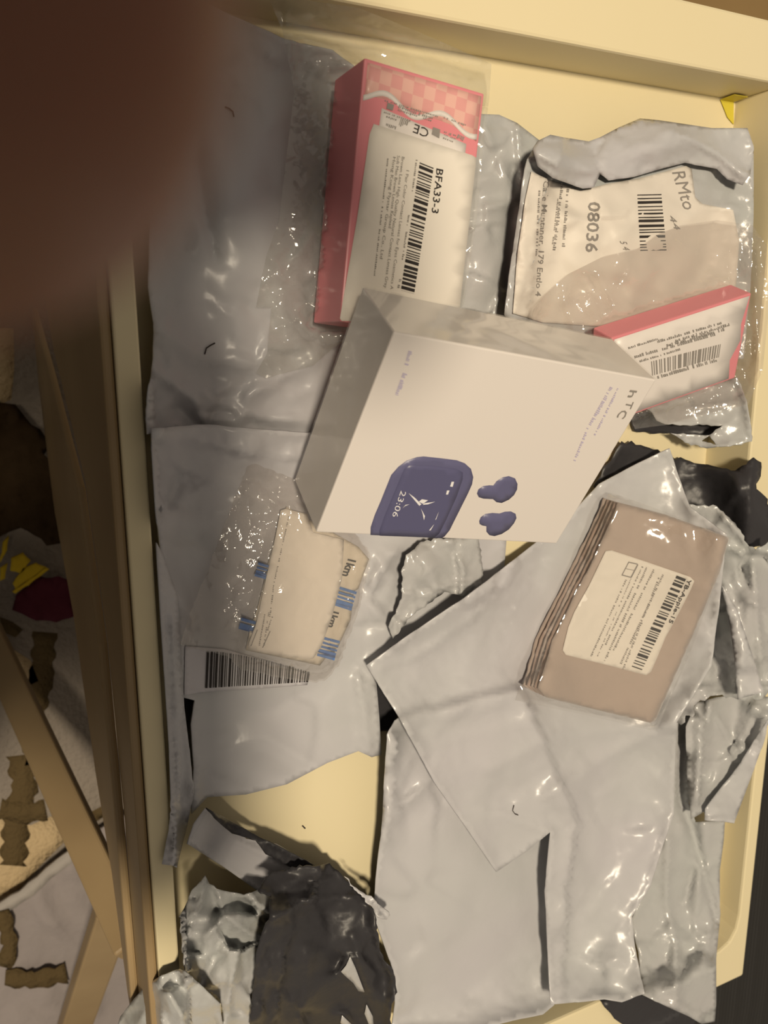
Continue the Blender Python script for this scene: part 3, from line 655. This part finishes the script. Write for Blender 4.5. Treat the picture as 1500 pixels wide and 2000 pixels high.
sheet('lining', [(504, 1738), (518, 1716), (540, 1702), (585, 1690), (620, 1692), (644, 1686), (660, 1700), (674, 1718), (700, 1741), (718, 1765), (735, 1797), (742, 1860), (754, 1882), (768, 1896), (776, 1938), (765, 1962), (762, 1985), (768, 2015), (486, 2015), (497, 1912), (504, 1850), (515, 1815), (525, 1797), (530, 1750)], LN,
    [('b', (610, 1860), (110, 130, 0), 1.6), ('r', [(530, 1795), (600, 1760), (690, 1750)], .35, 14), ('r', [(545, 1745), (600, 1735)], -.3, 14), ('r', [(600, 1850), (590, 2000)], .3, 24), ('r', [(690, 1830), (730, 1950)], .35, 16), ('c', 55, .2, 43)], .4, 7, 1.5, parent=mW, seed=25, soft=.9)
LNs = Surf(sheets=[o for o in mW.children if o.name.startswith('lining')])
decal('torn_hole', [(684, 1868), (694, 1890), (712, 1938), (700, 1936), (690, 1920), (676, 1908), (666, 1898), (676, 1886)], GG, LNs, .15, mW, 8)
decal('torn_hole', [(716, 1962), (728, 1985), (730, 2005), (720, 2000), (712, 1980)], GG, LNs, .15, mW, 8)
decal('torn_hole', [(668, 1983), (686, 2000), (680, 2012), (665, 1998)], GG, LNs, .15, mW, 8)
sheet('torn_edge', [(672, 1712), (700, 1738), (725, 1752), (762, 1788), (756, 1796), (738, 1790), (728, 1770), (700, 1745)], GM, [('e', .2, 6)], .3, 5, 1, under=LN, parent=mW, seed=26)
tag(sheet('grey_mailer', [(235, 1985), (262, 1950), (285, 1925), (310, 1908), (350, 1893), (372, 1905), (404, 1936), (430, 1962), (436, 2015), (225, 2015)], GG, [('b', (340, 1970), (70, 60, 0), .8), ('r', [(300, 1920), (290, 1960), (270, 2000)], .5, 10), ('r', [(330, 1940), (352, 1975), (360, 2005)], .4, 9), ('r', [(310, 1960), (330, 2000)], -.4, 9), ('c', 40, .15, 45)], .5, 6, 0, under=LN, seed=27), 'grey mailer end draped over the left rim at the bottom left corner', 'mailer bag')

# ================================================================== pink carton 1 in its clear bag
pc = thing('pink_carton', 'pink gingham contact lens carton with white BFA33-3 barcode label, upper middle', 'carton')
hexa('carton', list(p18), M['pink'], pc, .06); raster_hexa(p18)
S1 = Surf(plane=(p18[0], np.array([0, 0, 1.])))
def pxs(P): return [proj(p) for p in P]
c0, c1, c2, c3 = [np.array(proj(p)) for p in p1]
def lerp(s, t): return tuple(c0 * (1 - s) * (1 - t) + c1 * s * (1 - t) + c2 * s * t + c3 * (1 - s) * t)
decal('gingham_border', [lerp(.03, .015), lerp(.98, .015), lerp(.98, .20), lerp(.75, .16), lerp(.5, .15), lerp(.25, .13), lerp(.03, .14)], M['gingham'], S1, .008, pc, 20)
rib = []
for i in range(31):
    s = i / 30; rib.append((s * .96 + .02, .145 + .03 * s - .05 * abs(math.sin(s * 3.14159 * 2.0 + .35)) ** 2))
decal('ribbon_print', [lerp(s, t) for s, t in rib] + [lerp(s, t + .022) for s, t in rib[::-1]], M['carton'], S1, .014, pc, 20)
decal('info_panel', [lerp(.18, .17), lerp(.9, .22), lerp(.9, .45), lerp(.15, .45)], M['carton'], S1, .018, pc, 20)
vtext('info_print', M['ink'], S1, pc, [('CE', (836, 270), (806, 258), 18, (.25, -1))], .035)
bars_px('info_print', M['inkgrey'], S1, pc, greek_px([((752, 195), (855, 226), -3), ((775, 205), (845, 229), -5), ((778, 213), (842, 234), -4), ((750, 218), (800, 234), -3), ((755, 226), (772, 232), -5), ((780, 230), (798, 236), -16), ((868, 228), (910, 243), -4), ((752, 240), (774, 247), -6), ((868, 256), (892, 264), -4), ((868, 262), (890, 270), -3), ((895, 262), (908, 268), -12), ((866, 268), (888, 277), -3)], 5)
    + [((846, 248), (860, 253), (858, 270), (843, 262)), ((757, 200), (770, 205), (767, 216), (755, 212))], .035)
labq = [(728, 243), (926, 304), (934, 322), (898, 606), (890, 640), (664, 632), (700, 400), (720, 262)]
lab1 = decal('barcode_label', [(730, 242), (922, 303), (930, 308), (929, 325), (896, 618), (890, 630), (668, 627), (664, 622), (697, 430), (722, 262)], M['paper'], S1, .03, pc, 25)
vtext('label_print', M['ink'], S1, lab1, [('BFA33-3', (853, 327), (843, 415), 14, (1, .22), .01)], .05)
vtext('label_text', M['inkgrey'], S1, lab1, [('1 Pair Color Contact Lenses for Eyes Cosmetics A', (794, 330), (762, 565), 6, (1, .2)), ('Brown Lens High Quality Natural Contact Lenses Gray', (785, 305), (750, 562), 6, (1, .2)), ('Soft Men Brown Lenses Replead', (776, 303), (759, 445), 6, (1, .2)), ('Hong Kong Flystar Group Co., Ltd', (768, 305), (742, 505), 6, (1, .2))], .05)
bars_px('small_print', M['inkgrey'], S1, lab1, greek_px([((812, 312), (804, 375), 4), ((797, 420), (785, 505), 4), ((757, 305), (730, 540), 3), ((780, 545), (776, 562), 5)], 8), .05)
r = random.Random(21); rc = []; y = 0.0
A0, A1, B0, B1 = np.array((820, 317.)), np.array((847, 328.)), np.array((783, 567.)), np.array((809, 574.))
while y < 1:
    w = r.choice((.008, .008, .016, .025)); e = min(1, y + w)
    rc.append((A0 + (B0 - A0) * y, A1 + (B1 - A1) * y, A1 + (B1 - A1) * e, A0 + (B0 - A0) * e)); y = e + r.choice((.010, .012, .02))
bars_px('barcode', M['ink'], S1, lab1, rc, .05)

# ================================================================== pink carton 2
pd = thing('pink_carton', 'pink and white carton with a blurred barcode, tilted at the right edge', 'carton')
hexa('carton', list(p28), M['pink'], pd, .06); raster_hexa(p28)
S2 = Surf(plane=(p28[0], n2))
d0, d1, d2, d3 = [np.array(proj(p)) for p in p2]
def l2p(s, t): return tuple(d0 * (1 - s) * (1 - t) + d1 * s * (1 - t) + d2 * s * t + d3 * (1 - s) * t)
decal('white_label', [l2p(.02, .03), l2p(.99, .03), l2p(.965, .35), l2p(.985, .55), l2p(.93, .75), l2p(.95, .98), l2p(.02, .98)], M['carton'], S2, .02, pd, 25)
bars_px('print', M['inkgrey'], S2, pd, greek_px([((1228, 682), (1285, 664), 5), ((1285, 670), (1420, 630), 6), ((1240, 700), (1400, 655), 7), ((1300, 678), (1420, 645), 7), ((1320, 668), (1424, 637), 6), ((1285, 740), (1402, 706), 8), ((1250, 708), (1330, 684), 5)], 12), .045)
r = random.Random(31); rc = []; x = 0.0
A0, A1, B0, B1 = np.array((1272, 706.)), np.array((1274, 734.)), np.array((1408, 672.)), np.array((1404, 698.))
while x < 1:
    w = r.choice((.012, .02, .03, .05)); e = min(1, x + w); rc.append((A0 + (B0 - A0) * x, A0 + (B0 - A0) * e, A1 + (B1 - A1) * e, A1 + (B1 - A1) * x)); x = e + r.choice((.015, .02, .03))
bars_px('barcode', M['inkgrey'], S2, pd, rc, .045)

# ================================================================== sachets with label in a clear bag (left)
sa = thing('sachet_strip', 'cream sachets with blue stripes and a blank white label, inside a clear bag', 'sachets')
def sachet(poly, seed): return sheet('sachet', poly, M['strip'], [('e', -.12, 10), ('n', 40, .03, seed)], .2, 7, 0, parent=sa, seed=seed, soft=.5)
s1 = sachet([(540, 1040), (560, 990), (700, 1068), (721, 1092), (700, 1150), (683, 1160), (520, 1115)], 2)
s2 = sachet([(505, 1180), (520, 1120), (690, 1168), (685, 1210), (660, 1265), (640, 1275), (490, 1225)], 3)
s3 = sachet([(488, 1232), (640, 1280), (625, 1300), (480, 1270)], 4)
SS = Surf(sheets=[s1, s2, s3])
def st(a, b, w, dx): return ((a[0], a[1]), (b[0], b[1]), (b[0] + dx, b[1] + w), (a[0] + dx, a[1] + w))
bl = []
for y, w in ((0, 5), (9, 4), (17, 4), (24, 13)): bl.append(st((655 - y * .25, 1143 + y), (697 - y * .3, 1156 + y), w, -w * .28))
for y, w in ((0, 5), (9, 4), (17, 4), (24, 14)): bl.append(st((629 - y * .25, 1243 + y), (664 - y * .3, 1252 + y), w, -w * .28))
for y, w in ((0, 5), (8, 4), (15, 12)): bl.append(st((505 - y * .3, 1098 + y), (532 - y * .3, 1106 + y), w, -w * .3))
for y, w in ((0, 6), (10, 12)): bl.append(st((472 - y * .3, 1206 + y), (500 - y * .3, 1214 + y), w, -w * .3))
for g in (bl[:4], bl[4:8], bl[8:11], bl[11:]): bars_px('blue_stripes', M['blue'], SS, sa, g, .06)
vtext('print', M['ink'], SS, sa, [('1km', (682, 1088), (668, 1124), 16, (1, .25), .03), ('1km', (650, 1190), (640, 1224), 14, (1, .25), .03)], .06)
lab3 = sheet('blank_label', [(548, 997), (558, 994), (600, 1004), (612, 1040), (672, 1054), (668, 1130), (650, 1200), (628, 1262), (612, 1286), (604, 1288), (540, 1279), (488, 1270), (484, 1262), (500, 1220), (522, 1120), (540, 1040)], M['paper'], [('n', 120, .03, 5)], .12, 9, 0, parent=sa, seed=30, thick=.02, soft=.6)
S3 = Surf(sheets=[lab3])
bars_px('print', M['inkgrey'], S3, lab3, greek_px([((563, 1008), (536, 1130), 3), ((535, 1130), (526, 1205), 3), ((516, 1200), (505, 1262), 3), ((524, 1196), (514, 1262), 3), ((532, 1200), (522, 1230), 3)], 14) + [((502, 1230), (503.5, 1230), (491, 1262), (489, 1262)), ((527, 1232), (528.5, 1233), (514, 1265), (512, 1265))], .03)

# ================================================================== taupe folded cloth in a clear zip pouch
tp = thing('taupe_cloth', 'folded taupe cloth with a white barcode label, packed flat in a clear pouch', 'cloth')
lay = None
for i in range(5):
    k = 4 - i                                  # lowest layer first, it sticks out furthest to the left
    dx = -8.5 * k
    poly = [(1208 + dx * .8, 982 - 2 * k), (1300, 1005), (1424, 1050), (1405, 1120), (1345, 1260), (1280, 1408), (1270, 1412), (1160, 1385), (1066 + dx * .75, 1362 - 3 * k), (1050 + dx * .75, 1345 - 2 * k), (1080 + dx, 1250), (1120 + dx, 1170), (1160 + dx, 1090)]
    lay = sheet('fabric_layer', poly, M['taupe'] if i % 2 == 0 else M['taupe2'], [('e', -.1, 5)] + ([('n', 140, .03, 4), ('r', [(1120, 1195), (1180, 1190)], .03, 20)] if i == 4 else []), .17, 9, 0, parent=tp, seed=40 + i, thick=.12, soft=.7, dilate=.15)
lab4 = decal('barcode_label', [(1183, 1076), (1195, 1075), (1270, 1100), (1348, 1127), (1356, 1135), (1350, 1150), (1330, 1190), (1300, 1245), (1272, 1312), (1262, 1319), (1190, 1300), (1105, 1279), (1099, 1270), (1110, 1225), (1122, 1195), (1150, 1145)], M['paper'], Surf(sheets=[lay]), .07, tp, 7)
S4 = Surf(sheets=[lab4])
vtext('label_print', M['ink'], S4, lab4, [('YB-Apple-15', (1344, 1131), (1306, 1216), 8, (1, .4), .012)], .05)
bars_px('small_print', M['inkgrey'], S4, lab4, greek_px([((1294, 1122), (1208, 1302), 4), ((1286, 1128), (1216, 1306), 4), ((1276, 1112), (1198, 1268), 4), ((1262, 1108), (1180, 1290), 4), ((1254, 1106), (1182, 1258), 3), ((1222, 1132), (1154, 1280), 3), ((1232, 1130), (1165, 1285), 2)], 16) + [((1228, 1097), (1246, 1101), (1245, 1103), (1227, 1099)), ((1228, 1097), (1229, 1098), (1216, 1123), (1215, 1122)), ((1215, 1122), (1234, 1127), (1233, 1129), (1214, 1124)), ((1245, 1102), (1247, 1103), (1234, 1128), (1232, 1127)), ((1222, 1110), (1240, 1114), (1240, 1115), (1221, 1111))], .03)
r = random.Random(41); rc = []; x = 0.0
A0, A1, B0, B1 = np.array((1322, 1124.)), np.array((1340, 1131.)), np.array((1234, 1302.)), np.array((1254, 1309.))
while x < 1:
    w = r.choice((.01, .015, .025, .03)); e = min(1, x + w); rc.append((A0 + (B0 - A0) * x, A1 + (B1 - A1) * x, A1 + (B1 - A1) * e, A0 + (B0 - A0) * e)); x = e + r.choice((.012, .016, .026))
bars_px('barcode', M['ink'], S4, lab4, rc, .03)
zp = sheet('clear_pouch', [(1190, 962), (1206, 966), (1300, 1000), (1428, 1050), (1426, 1060), (1350, 1270), (1284, 1424), (1270, 1426), (1150, 1398), (1006, 1368), (1010, 1355), (1060, 1240), (1120, 1110), (1160, 1020)], M['pouch'], [('n', 200, .02, 5)], .06, 9, 0, seed=50, thick=0, soft=.5, dilate=.2)
tag(zp, 'flat clear zip pouch holding the taupe cloth', 'plastic bag')

# ================================================================== clear bags
cb3 = sheet('clear_bag', [(484, 910), (500, 906), (560, 930), (640, 960), (672, 1010), (722, 1080), (724, 1094), (704, 1180), (664, 1296), (640, 1325), (618, 1334), (540, 1322), (470, 1308), (440, 1280), (400, 1272), (352, 1258), (372, 1195), (404, 1120), (440, 1020)], M['clear2'],
    [('cl', 22, .20, 51, (535, 990), 75), ('cl', 24, .12, 54, (500, 930), 60), ('cl', 30, .10, 52, (430, 1180), 70), ('c', 60, .02, 53), ('r', [(700, 1100), (660, 1290)], .10, 6), ('e', -.05, 10)], .10, 6, 1, seed=51, thick=0, soft=.5, dilate=.15)
tag(cb3, 'crinkled clear bag around the blue-striped sachets, left of the white carton', 'plastic bag')
cb1 = sheet('clear_bag', [(522, -10), (700, 15), (800, 55), (870, 85), (960, 125), (956, 190), (946, 260), (932, 420), (906, 596), (850, 640), (700, 650), (650, 680), (612, 714), (520, 738), (500, 728), (522, 690), (530, 600), (500, 600), (520, 500), (545, 430), (560, 300), (575, 180), (552, 60)], M['clear'],
    [('cl', 34, .30, 61, (565, 590), 95), ('cl', 40, .12, 62, (600, 330), 80), ('r', [(660, 285), (665, 310), (645, 360), (630, 480)], .5, 7), ('r', [(540, 510), (570, 600), (600, 650), (640, 670)], .35, 8), ('r', [(575, 150), (560, 20)], .2, 6), ('r', [(560, 60), (760, 150), (940, 200)], .3, 18), ('r', [(620, 30), (800, 90), (930, 130)], .25, 16), ('r', [(800, 110), (880, 190)], .15, 10), ('c', 60, .07, 63)], .12, 7, 0, seed=61, thick=0, soft=.6, dilate=.2)
tag(cb1, 'wrinkled clear bag around the upper pink carton, spreading over the shaded mailer', 'plastic bag')
cb2 = sheet('clear_bag', [(1040, 606), (1065, 575), (1110, 535), (1180, 500), (1250, 484), (1290, 455), (1330, 440), (1400, 430), (1470, 440), (1498, 480), (1500, 620), (1490, 720), (1462, 790), (1300, 830), (1240, 838), (1200, 720), (1150, 650), (1080, 640), (1040, 635)], M['clear2'],
    [('cl', 40, .2, 71, (1180, 580), 90), ('b', (1330, 520), (110, 60, -.3), .6), ('r', [(1100, 560), (1120, 640)], .35, 8), ('r', [(1170, 540), (1200, 600)], .4, 10), ('r', [(1400, 450), (1420, 550)], .2, 12), ('r', [(1470, 460), (1480, 700)], .3, 10), ('c', 55, .08, 73)], .12, 7, 0, seed=71, thick=0, soft=.5, dilate=.2)
tag(cb2, 'clear bag around the tilted pink carton, crumpled over the address label', 'plastic bag')

# ================================================================== white earbud carton
ec = thing('earbud_carton', 'white earbud carton printed with a navy charging case and two earbuds, centre', 'carton')
hexa('carton', list(e8), M['carton'], ec, .05)
S5 = Surf(plane=(e8[0], en))
def cr(pts): return [(720 + x / 5, 890 + y / 5) for x, y in pts]
case = cr([(18, 775), (20, 700), (60, 580), (120, 440), (180, 290), (220, 190), (290, 110), (370, 50), (470, 15), (540, 8), (700, 25), (860, 45), (940, 75), (1000, 130), (1022, 210), (1010, 280), (970, 370), (900, 510), (830, 650), (790, 730), (740, 790), (710, 806)])
decal('case_print', case, M['navy'], S5, .012, ec, 12, .006)
scr = cr([(400, 92), (600, 98), (860, 132), (920, 165), (918, 230), (860, 400), (760, 620), (690, 760), (640, 800), (110, 782), (105, 735), (160, 580), (235, 400), (310, 220), (350, 130)])
decal('screen_print', scr, M['navy2'], S5, .02, ec, 12, .006)
for b in ([(1058, 370), (1072, 330), (1120, 297), (1180, 290), (1218, 292), (1250, 250), (1310, 212), (1370, 200), (1430, 222), (1454, 275), (1450, 330), (1420, 385), (1370, 430), (1300, 462), (1250, 455), (1215, 425), (1120, 420), (1075, 405)], [(1080, 640), (1095, 602), (1140, 570), (1210, 560), (1280, 565), (1330, 548), (1390, 545), (1435, 568), (1444, 610), (1420, 660), (1370, 720), (1300, 765), (1230, 786), (1180, 777), (1150, 742), (1150, 690), (1110, 682), (1085, 668)]):
    decal('earbud_print', cr(b), M['navy'], S5, .012, ec, 12, .006)
vtext('clock_print', M['white'], S5, ec, [('23:06', (783.5, 957), (765.5, 1008), 11.5, (1, .32), -.004)], .035)
def stroke(pts, w):
    return [(np.array(a), np.array(b), np.array(b) + w2, np.array(a) + w1) for (a, w1), (b, w2) in zip([(p, np.array(q)) for p, q in zip(pts[:-1], w[:-1])], [(p, np.array(q)) for p, q in zip(pts[1:], w[1:])])]
ic = [[(798, 963), (810, 972), (823, 985), (819, 988)], [(824, 975), (836, 977), (826, 984), (818, 980)], [(828, 983), (850, 980), (836, 985), (826, 986)], [(822, 993), (830, 1008), (828, 1016), (826, 1004)], [(786, 993), (792, 986), (800, 985), (790, 988)], [(882, 941), (887, 941), (884, 951), (879, 950)], [(873, 958), (878, 958), (875, 966), (871, 966)], [(846, 1026), (848, 1024), (841, 1036), (838, 1036)], [(855, 1004), (857, 1000), (852, 1014), (850, 1016)]]
bars_px('screen_icons', M['white'], S5, ec, ic, .035)
vtext('brand_print', M['inkgrey'], S5, ec, [('h', (1232, 760), (1226, 776), 14, (1, .12), .01), ('T', (1226, 783), (1220, 797), 13, (1, .2), .01), ('C', (1215, 799), (1204, 815), 15, (1, .3), .01)], .03)
bars_px('lilac_print', M['lilac'], S5, ec, greek_px([((1192, 755), (1145, 838), 7), ((1145, 840), (1120, 900), 5), ((1206, 758), (1160, 850), 4)], 18), .03)
bars_px('lilac_print', M['lilac'], S5, ec, greek_px([((798, 685), (790, 712), 8), ((787, 728), (772, 770), 10)], 19), .03)
# clear wrap on the two visible side faces
def film(name, a, b, c, d, off, seed):
    a, b, c, d = map(np.asarray, (a, b, c, d)); n = np.cross(b - a, d - a); n /= np.linalg.norm(n)
    if n @ (a - e8.mean(0)) < 0: n = -n
    V = []; Fc = []; NS, NT = 40, 16; r_ = np.random.default_rng(seed)
    for i in range(NS + 1):
        for j in range(NT + 1):
            s, t = i / NS, j / NT; p = (a * (1 - s) + b * s) * (1 - t) + (d * (1 - s) + c * s) * t
            V.append(p + n * (off + .03 * abs(math.sin(s * 9 + t * 4 + seed)) * math.sin(s * 3.14) * math.sin(t * 3.14)))
    for i in range(NS):
        for j in range(NT):
            k = i * (NT + 1) + j; Fc.append((k, k + NT + 1, k + NT + 2, k + 1))
    f0 = Fc[0]; q = np.cross(V[f0[1]] - V[f0[0]], V[f0[2]] - V[f0[0]])
    if q @ n < 0: Fc = [f[::-1] for f in Fc]
    return mesh(name, V, Fc, M['film'], ec)
film('clear_wrap', e8[0], e8[3], e8[7], e8[4], .03, 1)
film('clear_wrap', e8[0], e8[1], e8[5], e8[4], .03, 2)
raster_hexa(e8)

# ================================================================== small things
tw = []
for u, v in [(1416, 190), (1456, 190), (1458, 214), (1414, 208)]:
    k = rays([(u, v)])[0]; t = 10.14 / k[1]; tw.append(np.array([k[0] * t, 10.14, CAMH + k[2] * t]))
xa, xb = tw[0][0], tw[1][0]
tV = [(xa, 10.14, .8), (xb, 10.14, .8), (xb, 10.12, .04), (xa, 10.12, .04), (xb + .1, 9.2, .04), (xa + .5, 9.45, .04)]
tp_ = mesh('yellow_tape', tV, [(0, 1, 2, 3), (3, 2, 4, 5)], M['sticker'], None, False)
so = tp_.modifiers.new('thickness', 'SOLIDIFY'); so.thickness = .03 * CM
tag(tp_, 'small piece of yellow tape in the back right corner of the tray', 'tape')
def hair(pts, z, label, w=.05):
    P = []
    for u, v in pts:
        p = at(u, v, z); d = rays([(u, v)])[0]
        for zz in np.arange(7, -.5, -.05):
            q = at(u, v, zz)
            if zz <= samp(H, q[0:1], q[1:2])[0] + .05: p = q; break
        P.append(p)
    cu = bpy.data.curves.new('lint_hair', 'CURVE'); cu.dimensions = '3D'; cu.bevel_depth = w * CM; cu.bevel_resolution = 1
    s = cu.splines.new('POLY'); s.points.add(len(P) - 1)
    for k, p in enumerate(P): s.points[k].co = (*(p * CM), 1)
    tmp = bpy.data.objects.new('lint_hair', cu); COL.objects.link(tmp); bpy.context.view_layer.update()
    me = bpy.data.meshes.new_from_object(tmp.evaluated_get(bpy.context.evaluated_depsgraph_get())); bpy.data.objects.remove(tmp)
    o = link('lint_hair', me, M['lint']); tag(o, label, 'lint')
hair([(440, 209), (448, 212), (455, 218), (457, 228)], 2, 'dark lint hair on the shaded mailer near the fingertip', .022)
hair([(400, 692), (403, 680), (412, 674), (420, 670)], 2, 'dark lint hair at mid height on the large shaded left mailer', .022)
hair([(1004, 1573), (1001, 1583), (1006, 1590), (1012, 1592)], 2, 'tiny dark lint curl on the flat pale mailer', .02)
hair([(590, 1612), (596, 1618)], 1, 'tiny speck of lint on the bare cream tray floor', .03)

# ================================================================== hand holding the phone, fingertip over the lens; unseen body added for its shade (camera space, mm)
def cs(x, y, z): return CAM_M @ (Vector((x, -y, -z)) * .001)
hand = thing('person', 'dark blurred fingertip of the person taking the picture, covering the upper left corner; unseen body added for shade', 'person')
def skin(name, chains, m, parent, sub=2, wsp=False):
    me = bpy.data.meshes.new(name); idx = {}; V = []; Ed = []; Rr = []
    for ch in chains:
        prev = None
        for x, y, z, rr in ch:
            k = (x, y, z)
            if k not in idx: idx[k] = len(V); V.append(cs(x, y, z) if not wsp else Vector((x, y, z)) * .001); Rr.append(rr * .001)
            if prev is not None: Ed.append((prev, idx[k]))
            prev = idx[k]
    me.from_pydata(V, Ed, []); me.update()
    o = link(name, me, m, parent, False)
    sk = o.modifiers.new('skin', 'SKIN'); sk.use_smooth_shade = True
    for i, v in enumerate(o.data.skin_vertices[0].data): v.radius = (Rr[i], Rr[i]); v.use_root = (i == 0)
    s = o.modifiers.new('sub', 'SUBSURF'); s.levels = sub; s.render_levels = sub
    return o
wrist = (6, -120, -72, 35)
palm = (8, -70, -46, 40)
chains = [[wrist, palm],
          [palm, (-6, -52, -4, 15), (-12, -42, 10, 12), (-14.5, -26, 14, 11.5), (-12.0, -9.0, 13.5, 10.8), (-11.5, -3.0, 13, 9.5)],          # index finger over the lens
          [palm, (-22, -54, -8, 14), (-32, -38, 6, 11), (-35, -14, 7, 9.6), (-35, -7, 6, 7.5)],
          [palm, (-34, -78, -16, 13), (-50, -54, 2, 10.5), (-54, -24, 5, 9.2), (-54, -16, 4, 7)],
          [palm, (-36, -96, -26, 12), (-62, -76, -6, 9.4), (-72, -48, 2, 8.4), (-73, -41, 1, 6.4)],
          [palm, (40, -66, -52, 17), (50, -44, -48, 13.5), (44, -22, -40, 11.5), (38, -14, -36, 9)]]
skin('body', chains, M['skin'], hand, 2)
wl = cs(8, -116, -72) * 1000
Wl = (wl.x, wl.y, wl.z, 52)
chest = (-520, 170, 320, 165)
skin('unseen_sweater', [[(-700, 200, 80, 150), chest, (-425, 150, 465, 85)], [(-700, 200, 80, 150), (-780, 220, -120, 160)],
    [chest, (-430, 320, 430, 78), (-265, 340, 290, 56), (-90, 250, wl.z, 58), (wl.x - 14, wl.y + 50, wl.z, 56), Wl],
    [chest, (-450, -20, 420, 78), (-350, -150, 300, 58), (-190, -105, 290, 48), (-150, -92, 292, 40)]], M['sleeve'], hand, 2, True)  # torso and arms added out of view to shade the floor and tray legs
skin('unseen_trousers', [[(-780, 220, -120, 160), (-430, 30, 20, 95), (-95, -135, 125, 78), (-190, -170, -90, 62), (-260, -190, -280, 50), (-180, -200, -295, 40)], [(-780, 220, -120, 160), (-500, 420, -10, 95), (-230, 560, 90, 78), (-300, 560, -100, 62), (-360, 560, -280, 50), (-280, 560, -295, 40)]], M['sleeve'], hand, 2, True)  # legs added out of view, knee posed to shade the tray's side panel
skin('unseen_hand', [[(-160, -94, 292, 30), (-122, -78, 294, 30)]] + [[(-122, -78, 294, 30), (-96, -76 + dy * .8, 284, 13), (-76, -72 + dy, 280, 10), (-58, -68 + dy * 1.1, 282, 8)] for dy in (-33, -11, 11, 32)] + [[(-122, -78, 294, 30), (-106, -42, 312, 14), (-88, -30, 322, 11), (-74, -24, 326, 9)]], M['skin'], hand, 2, True)  # second hand added out of view to shade the tray legs
skin('head', [[(-430, 152, 460, 60), (-355, 135, 530, 55), (-270, 120, 585, 66), (-190, 103, 640, 84), (-170, 100, 660, 76)], [(-190, 103, 640, 84), (-130, 88, 600, 34)]], M['skin'], hand, 2, True)  # head added out of view, placed so its shadow falls on the upper left
def blob(name, c, r, m, rot=0.0):
    bm = bmesh.new(); bmesh.ops.create_uvsphere(bm, u_segments=20, v_segments=12, radius=1)
    bmesh.ops.transform(bm, matrix=Matrix.Translation(Vector(c) * .001) @ Matrix.Rotation(rot, 4, 'Y') @ Matrix.Diagonal((r[0] * .001, r[1] * .001, r[2] * .001, 1)), verts=bm.verts)
    me = bpy.data.meshes.new(name); bm.to_mesh(me); bm.free(); return link(name, me, m, hand)
blob('hair', (-217, 108, 672), (98, 92, 88), M['sleeve'])
for dy in (-28, 28): blob('eye', (-115, 92 + dy, 622), (9, 12, 9), M['white'])
blob('nose', (-105, 88, 598), (14, 12, 20), M['skin'], .6); blob('mouth', (-125, 90, 562), (10, 24, 7), M['maroon'])
for dy in (-80, 80): blob('ear', (-190, 104 + dy, 620), (18, 8, 28), M['skin'])
ph = thing('smartphone', 'unseen dark smartphone held in the hand above the tray', 'phone')  # out of view; sized for the shade it throws on the left side
def phbox(name, x0, x1, y0, y1, z0, z1, m, bev):
    c = [np.array(cs(x, y, z)) / CM for z in (z1, z0) for x, y in ((x0, y0), (x1, y0), (x1, y1), (x0, y1))]
    return hexa(name, c, m, ph, bev)
phbox('phone_body', -68, 13, -34, 134, -11, -3.0, M['phone'], .3)
phbox('camera_island', -16, 4, -6, 34, -3.0, -1.6, M['phone'], .1)
